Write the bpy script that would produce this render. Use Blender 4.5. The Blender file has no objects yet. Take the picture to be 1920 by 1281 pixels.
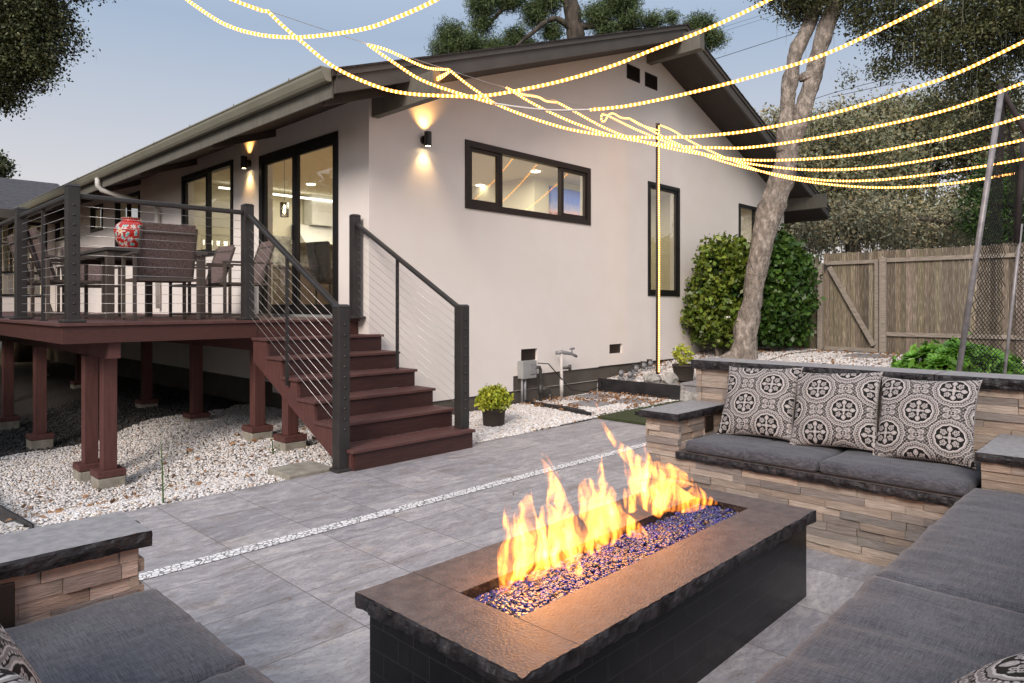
import bpy, math, random
import numpy as np
from mathutils import Vector, Matrix, noise as mn
random.seed(7); rng = np.random.default_rng(7)
R = math.radians; PI = math.pi
sc = bpy.context.scene; COL = sc.collection
# ---------------------------------------------------------------- camera
TH = R(44.0); FPX = 1284.0; CH = 1.35; HY = 573.0
cam = bpy.data.objects.new('camera', bpy.data.cameras.new('camera')); COL.objects.link(cam)
cam.location = (0, 0, CH); cam.rotation_euler = (R(90), 0, TH - R(90))
cam.data.lens = FPX / 1920 * 36; cam.data.sensor_width = 36
cam.data.shift_y = -(640.5 - HY) / 1920; cam.data.clip_end = 2000; cam.data.clip_start = .02
sc.camera = cam
cT, sT = math.cos(TH), math.sin(TH)
def at(px, py, d):                      # real place of something seen at px,py and d metres deep
    u = (px - 960) / FPX
    return Vector((d*(cT + u*sT), d*(sT - u*cT), CH - (py - HY)/FPX*d))
# ---------------------------------------------------------------- sky, sun, exposure
w = bpy.data.worlds.new('World'); sc.world = w; w.use_nodes = True
nt = w.node_tree; nd = nt.nodes; bg = nd['Background']
sky = nd.new('ShaderNodeTexSky'); sky.sky_type = 'NISHITA'; sky.sun_disc = False
sky.sun_elevation = R(22); sky.sun_rotation = R(-115); sky.ozone_density = 2.0; sky.dust_density = 1.0
tc = nd.new('ShaderNodeTexCoord'); sx = nd.new('ShaderNodeSeparateXYZ'); rp = nd.new('ShaderNodeValToRGB')
nt.links.new(tc.outputs['Generated'], sx.inputs[0]); nt.links.new(sx.outputs['Z'], rp.inputs[0])
el = rp.color_ramp.elements
el[0].position = 0.0; el[0].color = (.56, .50, .48, 1); el[1].position = 1.0; el[1].color = (.60, .66, .76, 1)
for p_, c_ in ((.07, (.56, .51, .50, 1)), (.17, (.455, .455, .48, 1)), (.36, (.275, .345, .45, 1)), (.6, (.43, .49, .59, 1))):
    e_ = el.new(p_); e_.color = c_
mul = nd.new('ShaderNodeVectorMath'); mul.operation = 'SCALE'; mul.inputs['Scale'].default_value = .10
nt.links.new(sky.outputs[0], mul.inputs[0])
mx = nd.new('ShaderNodeMix'); mx.data_type = 'RGBA'; mx.inputs[0].default_value = .95
nt.links.new(mul.outputs[0], mx.inputs[6]); nt.links.new(rp.outputs[0], mx.inputs[7])
nt.links.new(mx.outputs[2], bg.inputs['Color']); bg.inputs['Strength'].default_value = 1.05
sun = bpy.data.objects.new('sun', bpy.data.lights.new('sun', 'SUN')); COL.objects.link(sun)
sun.data.energy = 2.35; sun.data.angle = R(24); sun.data.color = (1, .87, .78)
sun.rotation_euler = Vector((-.84, -.42, .62)).to_track_quat('Z', 'Y').to_euler()
sc.view_settings.view_transform = 'Standard'; sc.view_settings.look = 'None'
sc.view_settings.exposure = 0.48; sc.view_settings.gamma = 1
sc.cycles.max_bounces = 6; sc.cycles.diffuse_bounces = 3; sc.cycles.glossy_bounces = 3
sc.cycles.transparent_max_bounces = 24; sc.cycles.sample_clamp_indirect = 4; sc.cycles.volume_step_rate = .35
sc.cycles.use_denoising = True; sc.cycles.caustics_reflective = False; sc.cycles.caustics_refractive = False
# ---------------------------------------------------------------- materials
def L(n, a, b): n.links.new(a, b)
def newmat(name):
    m = bpy.data.materials.new(name); m.use_nodes = True
    return m, m.node_tree, m.node_tree.nodes['Principled BSDF']
def mat(name, c1, c2=None, scale=4, rough=.6, bump=0, bscale=40, metal=0, stretch=(1,1,1), bstretch=None, attr=None,
        spec=.5, detail=5, c3=None, rvar=0, trans=0, coat=0, lo=.35, hi=.65, bdist=.01):
    m, n, p = newmat(name); N = n.nodes
    t = N.new('ShaderNodeTexCoord'); mp = N.new('ShaderNodeMapping'); mp.inputs['Scale'].default_value = stretch
    L(n, t.outputs['Object'], mp.inputs[0])
    ns = N.new('ShaderNodeTexNoise'); ns.inputs['Scale'].default_value = scale; ns.inputs['Detail'].default_value = detail
    L(n, mp.outputs[0], ns.inputs['Vector'])
    rm = N.new('ShaderNodeValToRGB'); rm.color_ramp.elements[0].position = lo; rm.color_ramp.elements[1].position = hi
    rm.color_ramp.elements[0].color = (*c1, 1); rm.color_ramp.elements[1].color = (*(c2 or c1), 1)
    if c3: e = rm.color_ramp.elements.new((lo+hi)/2+.03); e.color = (*c3, 1)
    L(n, ns.outputs['Fac'], rm.inputs[0]); out = rm.outputs[0]
    if attr:
        a = N.new('ShaderNodeAttribute'); a.attribute_name = attr
        mm = N.new('ShaderNodeMix'); mm.data_type = 'RGBA'; mm.blend_type = 'MULTIPLY'; mm.inputs[0].default_value = 1
        L(n, out, mm.inputs[6]); L(n, a.outputs['Color'], mm.inputs[7]); out = mm.outputs[2]
    L(n, out, p.inputs['Base Color'])
    p.inputs['Roughness'].default_value = rough; p.inputs['Metallic'].default_value = metal
    p.inputs['Specular IOR Level'].default_value = spec; p.inputs['Coat Weight'].default_value = coat
    if rvar:
        mr = N.new('ShaderNodeMapRange'); mr.inputs['To Min'].default_value = max(0, rough-rvar); mr.inputs['To Max'].default_value = min(1, rough+rvar)
        L(n, ns.outputs['Fac'], mr.inputs[0]); L(n, mr.outputs[0], p.inputs['Roughness'])
    if bump:
        mp2 = N.new('ShaderNodeMapping'); mp2.inputs['Scale'].default_value = bstretch or stretch
        L(n, t.outputs['Object'], mp2.inputs[0])
        n2 = N.new('ShaderNodeTexNoise'); n2.inputs['Scale'].default_value = bscale; n2.inputs['Detail'].default_value = 6
        L(n, mp2.outputs[0], n2.inputs['Vector'])
        b = N.new('ShaderNodeBump'); b.inputs['Strength'].default_value = bump; b.inputs['Distance'].default_value = bdist
        L(n, n2.outputs['Fac'], b.inputs['Height']); L(n, b.outputs[0], p.inputs['Normal'])
    if trans:
        p.inputs['Subsurface Weight'].default_value = 0
    return m
def emis(name, c, s):
    m = bpy.data.materials.new(name); m.use_nodes = True; n = m.node_tree; n.nodes.clear()
    o = n.nodes.new('ShaderNodeOutputMaterial'); e = n.nodes.new('ShaderNodeEmission')
    e.inputs[0].default_value = (*c, 1); e.inputs[1].default_value = s; L(n, e.outputs[0], o.inputs[0]); return m
M = {}
M['stucco'] = mat('stucco', (.82,.765,.71), (.84,.795,.745), 2.5, .9, .5, 140, bdist=.005)  # white stucco with the warm rope-light glow tinted into its colour
M['footing_paint'] = mat('foundation_paint', (.085,.072,.06), (.11,.095,.08), 3, .85, .3, 60)
M['trim'] = mat('dark_trim_paint', (.070,.062,.053), (.090,.080,.067), 3, .6, .15, 60)
M['soffit'] = mat('soffit_boards', (.040,.031,.026), (.056,.044,.036), 3, .7, .3, 30, stretch=(1,12,1))
M['gutter'] = mat('gutter_metal', (.215,.215,.165), (.25,.25,.195), 2, .45, .05, 30)
M['beamcol'] = mat('beam_paint', (.125,.120,.100), (.155,.150,.125), 4, .65, .25, 50, stretch=(1,6,1))
M['shingle'] = mat('roof_shingles', (.018,.015,.014), (.05,.042,.038), 25, .95, .8, 60)
M['shingle_far'] = mat('roof_shingles_grey', (.035,.035,.042), (.09,.085,.095), 8, .95, .8, 30, stretch=(1,4,1))
M['blackframe'] = mat('dark_window_frame', (.010,.0095,.0095), (.015,.014,.013), 3, .45, spec=.3)
M['bronzeframe'] = mat('bronze_window_frame', (.020,.0135,.0105), (.026,.018,.014), 3, .45, spec=.3)
M['rail'] = mat('bronze_rail_metal', (.026,.024,.023), (.036,.033,.031), 6, .42, .05, 80, spec=.5)
M['steel'] = mat('stainless_cable', (.55,.54,.52), (.62,.6,.58), 6, .35, metal=.8)
M['deckwood'] = mat('red_brown_decking', (.085,.032,.026), (.12,.047,.038), 5, .62, .35, 60, stretch=(1,14,1), rvar=.08)
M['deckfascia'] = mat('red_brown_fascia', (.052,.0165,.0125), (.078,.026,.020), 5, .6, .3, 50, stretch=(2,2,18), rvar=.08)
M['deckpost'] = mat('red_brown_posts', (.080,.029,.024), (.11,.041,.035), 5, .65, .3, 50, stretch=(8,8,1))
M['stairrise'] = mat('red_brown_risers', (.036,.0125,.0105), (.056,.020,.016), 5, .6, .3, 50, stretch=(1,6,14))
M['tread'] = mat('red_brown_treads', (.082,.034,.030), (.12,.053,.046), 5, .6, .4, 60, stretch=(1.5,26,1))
M['concrete'] = mat('concrete', (.22,.20,.16), (.33,.31,.26), 9, .95, .5, 60)
M['capstone'] = mat('cap_stone', (.090,.071,.066), (.135,.109,.100), 22, .58, 1.0, 95, rvar=.1, bdist=.006, spec=.5)
M['capgrey'] = mat('grey_cap_stone', (.22,.215,.22), (.30,.292,.295), 35, .7, .35, 200, rvar=.1, bdist=.003)
M['chisel'] = mat('chiselled_dark_edge', (.008,.007,.008), (.032,.028,.031), 18, .5, .8, 45, rvar=.12, spec=.35)
M['ledger'] = mat('ledger_stone', (.70,.66,.62), (1.0,.98,.95), 9, .8, .5, 40, stretch=(1.5,1.5,14), attr='Col', bstretch=(1,1,9), c3=(.82,.78,.74))
M['steeledge'] = mat('black_steel_edging', (.012,.012,.014), (.03,.028,.03), 6, .45, .2, 40)
M['turf'] = mat('putting_turf', (.030,.042,.012), (.062,.078,.026), 60, .95, .9, 300)
M['rock'] = mat('boulder', (.20,.195,.18), (.42,.41,.38), 9, .9, .8, 25)
M['soil'] = mat('soil', (.030,.024,.018), (.075,.062,.048), 3, .95, .8, 30)
M['pebble'] = mat('white_pebbles', (.72,.70,.68), (.92,.91,.90), 40, .75, attr='Col')
M['bark'] = mat('oak_bark', (.13,.11,.092), (.46,.40,.35), 13, .95, 1.0, 34, stretch=(1,1,.5), c3=(.27,.235,.20), bdist=.05, lo=.30, hi=.68, detail=12)
M['barkdark'] = mat('dark_bark', (.035,.028,.022), (.11,.09,.072), 6, .95, 1.0, 18, stretch=(1,1,.3), bdist=.04)
def leafmat(name, c1, c2, rough=.5, spec=.4, c3=None):
    m = mat(name, c1, c2, 2.2, rough, spec=spec, attr='Col', c3=c3)
    return m
M['oakleaf'] = leafmat('oak_leaves', (.048,.060,.026), (.110,.130,.058))
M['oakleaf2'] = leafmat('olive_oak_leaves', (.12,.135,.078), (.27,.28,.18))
M['lichen'] = leafmat('hanging_lichen', (.17,.18,.13), (.26,.27,.20), .9)
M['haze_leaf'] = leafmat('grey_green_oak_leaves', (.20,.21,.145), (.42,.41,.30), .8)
M['pineleaf'] = leafmat('pine_needles', (.050,.085,.034), (.12,.18,.07), .6)
M['camellia'] = leafmat('glossy_hedge_leaves', (.022,.058,.012), (.058,.13,.022), .42, .35)
M['camelliay'] = leafmat('yellow_green_hedge_leaves', (.055,.095,.014), (.15,.22,.030), .42, .4)
M['yellowleaf'] = leafmat('yellow_green_leaves', (.30,.38,.03), (.52,.58,.08), .5)
M['aeonium'] = leafmat('succulent_leaves', (.075,.20,.022), (.15,.34,.05), .4)
M['flower'] = mat('white_flower', (.75,.74,.70), rough=.6)
M['cushion_top'] = None
M['plastic_black'] = mat('black_plastic', (.012,.012,.012), (.022,.021,.02), 6, .5, .1, 30)
M['pot'] = mat('dark_woven_pot', (.030,.023,.018), (.055,.042,.032), 8, .7, .6, 60, stretch=(1,1,6))
M['greybox'] = mat('grey_box_paint', (.28,.29,.28), (.33,.34,.33), 5, .5)
M['pvc'] = mat('white_pipe_paint', (.48,.45,.42), (.62,.60,.57), 14, .6)
M['galv'] = mat('galvanised_pipe', (.22,.22,.23), (.33,.33,.34), 10, .5, metal=.3)
M['iron'] = mat('dark_iron', (.05,.05,.05), (.10,.09,.08), 12, .5, metal=.4)
M['white'] = mat('white_paint', (.58,.57,.53), (.64,.63,.6), 3, .5)
M['fence'] = mat('weathered_fence_boards', (.15,.128,.092), (.36,.31,.235), 6, .95, .8, 30, stretch=(14,14,1), attr='Col', c3=(.20,.168,.132))
M['fencerail'] = mat('weathered_fence_rails', (.22,.19,.155), (.36,.32,.27), 5, .95, .6, 30, stretch=(12,1.5,12))
M['chairmetal'] = mat('taupe_chair_frame', (.075,.058,.048), (.095,.074,.062), 6, .5)
M['sling'] = mat('brown_sling_fabric', (.060,.036,.032), (.25,.185,.17), 40, .8, .3, 300, stretch=(4,4,.12), lo=.3, hi=.72)
M['tabletop'] = mat('dark_table_metal', (.07,.062,.056), (.085,.075,.068), 5, .45)
M['netm'] = mat('black_net_cord', (.01,.01,.011), rough=.8)
M['netpole'] = mat('grey_net_pole', (.19,.18,.19), (.30,.29,.30), 10, .5, metal=.3)
M['netdark'] = mat('dark_net_sleeve', (.022,.018,.018), (.04,.033,.033), 10, .8)
M['blacktile'] = None
M['creamwall'] = mat('cream_interior_wall', (.62,.58,.44), (.68,.64,.50), 1.2, .8)
M['ceilin'] = mat('cream_ceiling', (.60,.56,.42), rough=.85)
M['wood_floor'] = mat('wood_floor_boards', (.22,.13,.07), (.34,.21,.12), 5, .4, stretch=(1,8,1))
M['stonewall'] = mat('grey_stone_interior', (.18,.17,.15), (.42,.40,.36), 9, .9, 1, 12)
M['cabinet'] = mat('dark_cabinet', (.05,.035,.025), (.08,.055,.04), 6, .5)
M['chairfabric'] = mat('charcoal_upholstery', (.05,.05,.05), (.075,.075,.075), 20, .8)
M['drygrass'] = mat('brown_leaf_litter', (.16,.075,.03), (.36,.21,.11), 30, .8)
M['lampblack'] = mat('black_lamp_metal', (.014,.012,.011), (.02,.018,.016), 6, .45)
def glass(name, tint=(.9,.93,.92), f=.0, ior=1.6):
    m = bpy.data.materials.new(name); m.use_nodes = True; n = m.node_tree; n.nodes.clear(); N = n.nodes
    o = N.new('ShaderNodeOutputMaterial'); t = N.new('ShaderNodeBsdfTransparent'); g = N.new('ShaderNodeBsdfGlossy')
    t.inputs[0].default_value = (*tint, 1); g.inputs['Roughness'].default_value = .004; g.inputs[0].default_value = (1,1,1,1)
    fr = N.new('ShaderNodeFresnel'); fr.inputs[0].default_value = ior
    a = N.new('ShaderNodeMath'); a.operation = 'ADD'; a.inputs[1].default_value = f; a.use_clamp = True
    x = N.new('ShaderNodeMixShader'); L(n, fr.outputs[0], a.inputs[0]); L(n, a.outputs[0], x.inputs[0])
    L(n, t.outputs[0], x.inputs[1]); L(n, g.outputs[0], x.inputs[2]); L(n, x.outputs[0], o.inputs[0]); return m
M['glass'] = glass('window_glass', f=.12, ior=1.5); M['glassmirror'] = glass('reflective_window_glass', (.7,.74,.74), .22, 1.7)
def fabric():
    m, n, p = newmat('grey_woven_cushion'); N = n.nodes
    t = N.new('ShaderNodeTexCoord'); outs = []
    for st in ((380, 16, 60), (16, 380, 60)):
        mp = N.new('ShaderNodeMapping'); mp.inputs['Scale'].default_value = st; L(n, t.outputs['Object'], mp.inputs[0])
        s = N.new('ShaderNodeTexNoise'); s.inputs['Scale'].default_value = 1.6; s.inputs['Detail'].default_value = 3
        L(n, mp.outputs[0], s.inputs['Vector']); outs.append(s.outputs['Fac'])
    a = N.new('ShaderNodeMath'); a.operation = 'ADD'; L(n, outs[0], a.inputs[0]); L(n, outs[1], a.inputs[1])
    big = N.new('ShaderNodeTexNoise'); big.inputs['Scale'].default_value = 5; L(n, t.outputs['Object'], big.inputs['Vector'])
    a2 = N.new('ShaderNodeMath'); a2.operation = 'MULTIPLY_ADD'; a2.inputs[1].default_value = .25; L(n, big.outputs['Fac'], a2.inputs[0]); L(n, a.outputs[0], a2.inputs[2])
    r = N.new('ShaderNodeValToRGB'); e = r.color_ramp.elements
    e[0].position = .82; e[0].color = (.032,.033,.041,1); e[1].position = 1.0; e[1].color = (.120,.120,.138,1)
    mr = N.new('ShaderNodeMapRange'); mr.inputs['From Min'].default_value = .7; mr.inputs['From Max'].default_value = 1.6
    L(n, a2.outputs[0], mr.inputs[0]); e[0].position = .25; e[1].position = .75
    L(n, mr.outputs[0], r.inputs[0]); L(n, r.outputs[0], p.inputs['Base Color']); p.inputs['Roughness'].default_value = .85
    p.inputs['Specular IOR Level'].default_value = .25; p.inputs['Sheen Weight'].default_value = .15
    b = N.new('ShaderNodeBump'); b.inputs['Strength'].default_value = .25; b.inputs['Distance'].default_value = .002
    L(n, a.outputs[0], b.inputs['Height']); L(n, b.outputs[0], p.inputs['Normal']); return m
M['cushion'] = fabric()
def gridmat(name, bw, rh, mortar, off, loc, tile1, tile2, grout, rough, axes='xy', slate=False, spec=.5, bump=.4):
    m, n, p = newmat(name); N = n.nodes
    t = N.new('ShaderNodeTexCoord'); mp = N.new('ShaderNodeMapping')
    s = N.new('ShaderNodeSeparateXYZ'); c = N.new('ShaderNodeCombineXYZ'); L(n, t.outputs['Object'], s.inputs[0])
    if axes == 'xy': L(n, s.outputs[0], c.inputs[0]); L(n, s.outputs[1], c.inputs[1])
    elif axes == 'wall':
        ad = N.new('ShaderNodeMath'); ad.operation = 'ADD'; L(n, s.outputs[0], ad.inputs[0]); L(n, s.outputs[1], ad.inputs[1])
        L(n, ad.outputs[0], c.inputs[0]); L(n, s.outputs[2], c.inputs[1])
    L(n, c.outputs[0], mp.inputs[0]); mp.inputs['Location'].default_value = (*loc, 0)
    b = N.new('ShaderNodeTexBrick'); b.offset = off; b.inputs['Scale'].default_value = 1; b.inputs['Brick Width'].default_value = bw
    b.inputs['Row Height'].default_value = rh; b.inputs['Mortar Size'].default_value = mortar; b.inputs['Mortar Smooth'].default_value = .2
    b.inputs['Color1'].default_value = (.76,.77,.80,1); b.inputs['Color2'].default_value = (1,1,1,1); b.inputs['Mortar'].default_value = (1,1,1,1)
    L(n, mp.outputs[0], b.inputs['Vector'])
    # slate figure: warped streaks
    wn = N.new('ShaderNodeTexNoise'); wn.inputs['Scale'].default_value = 1.6; wn.inputs['Detail'].default_value = 5; L(n, t.outputs['Object'], wn.inputs['Vector'])
    m3 = N.new('ShaderNodeMapping'); m3.inputs['Scale'].default_value = (1.6, 4.6, 2); m3.inputs['Rotation'].default_value = (0,0,.5)
    va = N.new('ShaderNodeVectorMath'); va.operation = 'MULTIPLY_ADD'; va.inputs[1].default_value = (.45,.45,.45)
    L(n, wn.outputs['Color'], va.inputs[0]); L(n, t.outputs['Object'], va.inputs[2]); L(n, va.outputs[0], m3.inputs[0])
    n1 = N.new('ShaderNodeTexNoise'); n1.inputs['Scale'].default_value = 3.4; n1.inputs['Detail'].default_value = 12; n1.inputs['Roughness'].default_value = .72
    L(n, m3.outputs[0], n1.inputs['Vector'])
    r = N.new('ShaderNodeValToRGB'); e = r.color_ramp.elements; e[0].position = .36; e[1].position = .62
    e[0].color = (*tile1, 1); e[1].color = (*tile2, 1)
    if slate:
        x = e.new(.30); x.color = (tile1[0]*.8, tile1[1]*.62, tile1[2]*.45, 1)
        x = e.new(.50); x.color = ((tile1[0]+tile2[0])/2*.93, (tile1[1]+tile2[1])/2*.94, (tile1[2]+tile2[2])/2*1.0, 1)
    L(n, n1.outputs['Fac'], r.inputs[0])
    mm = N.new('ShaderNodeMix'); mm.data_type = 'RGBA'; mm.blend_type = 'MULTIPLY'; mm.inputs[0].default_value = 1
    base = r.outputs[0]
    if slate:
        m5 = N.new('ShaderNodeMapping'); m5.inputs['Scale'].default_value = (1, 2.0, 1); m5.inputs['Rotation'].default_value = (0,0,-.35); L(n, t.outputs['Object'], m5.inputs[0])
        n5 = N.new('ShaderNodeTexNoise'); n5.inputs['Scale'].default_value = 4.5; n5.inputs['Detail'].default_value = 8; n5.inputs['Roughness'].default_value = .68; L(n, m5.outputs[0], n5.inputs['Vector'])
        q5 = N.new('ShaderNodeMath'); q5.operation = 'PINGPONG'; q5.inputs[1].default_value = .055; L(n, n5.outputs['Fac'], q5.inputs[0])
        r5 = N.new('ShaderNodeValToRGB'); r5.color_ramp.elements[0].position = 0; r5.color_ramp.elements[0].color = (.62,.59,.57,1); r5.color_ramp.elements[1].position = .011; r5.color_ramp.elements[1].color = (1,1,1,1); L(n, q5.outputs[0], r5.inputs[0])
        n6 = N.new('ShaderNodeTexNoise'); n6.inputs['Scale'].default_value = 2.3; n6.inputs['Detail'].default_value = 10; n6.inputs['Roughness'].default_value = .75; L(n, m5.outputs[0], n6.inputs['Vector'])
        r6 = N.new('ShaderNodeValToRGB'); r6.color_ramp.elements[0].position = .54; r6.color_ramp.elements[0].color = (1,1,1,1); r6.color_ramp.elements[1].position = .74; r6.color_ramp.elements[1].color = (.72,.60,.47,1); L(n, n6.outputs['Fac'], r6.inputs[0])
        for src in (r5.outputs[0], r6.outputs[0]):
            mq = N.new('ShaderNodeMix'); mq.data_type = 'RGBA'; mq.blend_type = 'MULTIPLY'; mq.inputs[0].default_value = 1; L(n, base, mq.inputs[6]); L(n, src, mq.inputs[7]); base = mq.outputs[2]
    L(n, base, mm.inputs[6]); L(n, b.outputs['Color'], mm.inputs[7])
    m2 = N.new('ShaderNodeMix'); m2.data_type = 'RGBA'; L(n, b.outputs['Fac'], m2.inputs[0]); L(n, mm.outputs[2], m2.inputs[6]); m2.inputs[7].default_value = (*grout, 1)
    L(n, m2.outputs[2], p.inputs['Base Color'])
    p.inputs['Roughness'].default_value = rough; p.inputs['Specular IOR Level'].default_value = spec
    mr = N.new('ShaderNodeMapRange'); mr.inputs['To Min'].default_value = rough-.12; mr.inputs['To Max'].default_value = rough+.15; L(n, n1.outputs['Fac'], mr.inputs[0]); L(n, mr.outputs[0], p.inputs['Roughness'])
    # bump: ridged slate + grout
    sb = N.new('ShaderNodeMath'); sb.operation = 'SUBTRACT'; L(n, n1.outputs['Fac'], sb.inputs[0]); L(n, b.outputs['Fac'], sb.inputs[1])
    bp = N.new('ShaderNodeBump'); bp.inputs['Strength'].default_value = bump; bp.inputs['Distance'].default_value = .008
    L(n, sb.outputs[0], bp.inputs['Height']); L(n, bp.outputs[0], p.inputs['Normal']); return m
M['patio'] = gridmat('slate_patio_tiles', .49, .49, .0030, 0, (-1.645+.49*4, -3.43+.49*7), (.30,.285,.282), (.50,.475,.465), (.17,.155,.145), .52, slate=True, bump=.6)
M['blacktile'] = gridmat('black_glossy_tiles', .155, .077, .0016, .5, (0, .012), (.004,.004,.0045), (.009,.0085,.009), (.022,.021,.021), .20, axes='wall', spec=.32, bump=.10)
def stripmat():
    m, n, p = newmat('white_pebble_mosaic'); N = n.nodes; t = N.new('ShaderNodeTexCoord')
    v = N.new('ShaderNodeTexVoronoi'); v.feature = 'DISTANCE_TO_EDGE'; v.inputs['Scale'].default_value = 30; L(n, t.outputs['Object'], v.inputs['Vector'])
    r = N.new('ShaderNodeValToRGB'); e = r.color_ramp.elements; e[0].position = .035; e[0].color = (.20,.195,.20,1); e[1].position = .085; e[1].color = (.80,.80,.80,1)
    L(n, v.outputs['Distance'], r.inputs[0]); L(n, r.outputs[0], p.inputs['Base Color']); p.inputs['Roughness'].default_value = .6
    b = N.new('ShaderNodeBump'); b.inputs['Strength'].default_value = .7; b.inputs['Distance'].default_value = .008; L(n, r.outputs[0], b.inputs['Height']); L(n, b.outputs[0], p.inputs['Normal']); return m
M['strip'] = stripmat()
def ropemat():
    m = bpy.data.materials.new('led_rope'); m.use_nodes = True; n = m.node_tree; n.nodes.clear(); N = n.nodes
    o = N.new('ShaderNodeOutputMaterial'); e = N.new('ShaderNodeEmission'); a = N.new('ShaderNodeAttribute'); a.attribute_name = 'along'
    s = N.new('ShaderNodeMath'); s.operation = 'MULTIPLY'; s.inputs[1].default_value = 2*PI/.036; L(n, a.outputs['Fac'], s.inputs[0])
    c = N.new('ShaderNodeMath'); c.operation = 'COSINE'; L(n, s.outputs[0], c.inputs[0])
    mr = N.new('ShaderNodeMapRange'); mr.inputs['From Min'].default_value = -1; L(n, c.outputs[0], mr.inputs[0])
    r = N.new('ShaderNodeValToRGB'); el = r.color_ramp.elements; el[0].position = .25; el[0].color = (1,.36,.05,1); el[1].position = .95; el[1].color = (1,.47,.145,1)
    r2 = N.new('ShaderNodeMapRange'); r2.inputs['From Min'].default_value = .40; r2.inputs['From Max'].default_value = 1.0; r2.inputs['To Min'].default_value = 1.5; r2.inputs['To Max'].default_value = 7.0
    L(n, mr.outputs[0], r.inputs[0]); L(n, mr.outputs[0], r2.inputs[0]); L(n, r.outputs[0], e.inputs[0]); L(n, r2.outputs[0], e.inputs[1]); L(n, e.outputs[0], o.inputs[0]); return m
M['rope'] = ropemat()
M['ropeoff'] = mat('unlit_rope', (.55,.52,.48), rough=.4)
def flamemat():
    m = bpy.data.materials.new('flame_gas'); m.use_nodes = True; n = m.node_tree; n.nodes.clear(); N = n.nodes
    o = N.new('ShaderNodeOutputMaterial'); e = N.new('ShaderNodeEmission'); t = N.new('ShaderNodeTexCoord')
    wn = N.new('ShaderNodeTexNoise'); wn.inputs['Scale'].default_value = 7; L(n, t.outputs['Object'], wn.inputs['Vector'])
    va = N.new('ShaderNodeVectorMath'); va.operation = 'MULTIPLY_ADD'; va.inputs[1].default_value = (.10,.10,.05); L(n, wn.outputs['Color'], va.inputs[0]); L(n, t.outputs['Object'], va.inputs[2])
    mp = N.new('ShaderNodeMapping'); mp.inputs['Scale'].default_value = (1,1,.14); L(n, va.outputs[0], mp.inputs[0])
    s = N.new('ShaderNodeTexNoise'); s.inputs['Scale'].default_value = 34; s.inputs['Detail'].default_value = 2.5; L(n, mp.outputs[0], s.inputs['Vector'])
    mr = N.new('ShaderNodeMapRange'); mr.inputs['From Min'].default_value = .47; mr.inputs['From Max'].default_value = .72; mr.inputs['To Min'].default_value = 3.5; mr.inputs['To Max'].default_value = 190
    L(n, s.outputs['Fac'], mr.inputs[0]); e.inputs[0].default_value = (1,.27,.030,1); L(n, mr.outputs[0], e.inputs[1]); L(n, e.outputs[0], o.inputs['Volume']); return m
M['flame'] = flamemat()
M['pearl'] = None
def glassbead():
    m, n, p = newmat('fire_glass'); N = n.nodes; a = N.new('ShaderNodeAttribute'); a.attribute_name = 'Col'
    L(n, a.outputs['Color'], p.inputs['Base Color']); p.inputs['Roughness'].default_value = .10; p.inputs['Specular IOR Level'].default_value = .7
    p.inputs['Coat Weight'].default_value = .3; p.inputs['Coat Roughness'].default_value = .05; return m
M['bead'] = glassbead()
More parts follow.
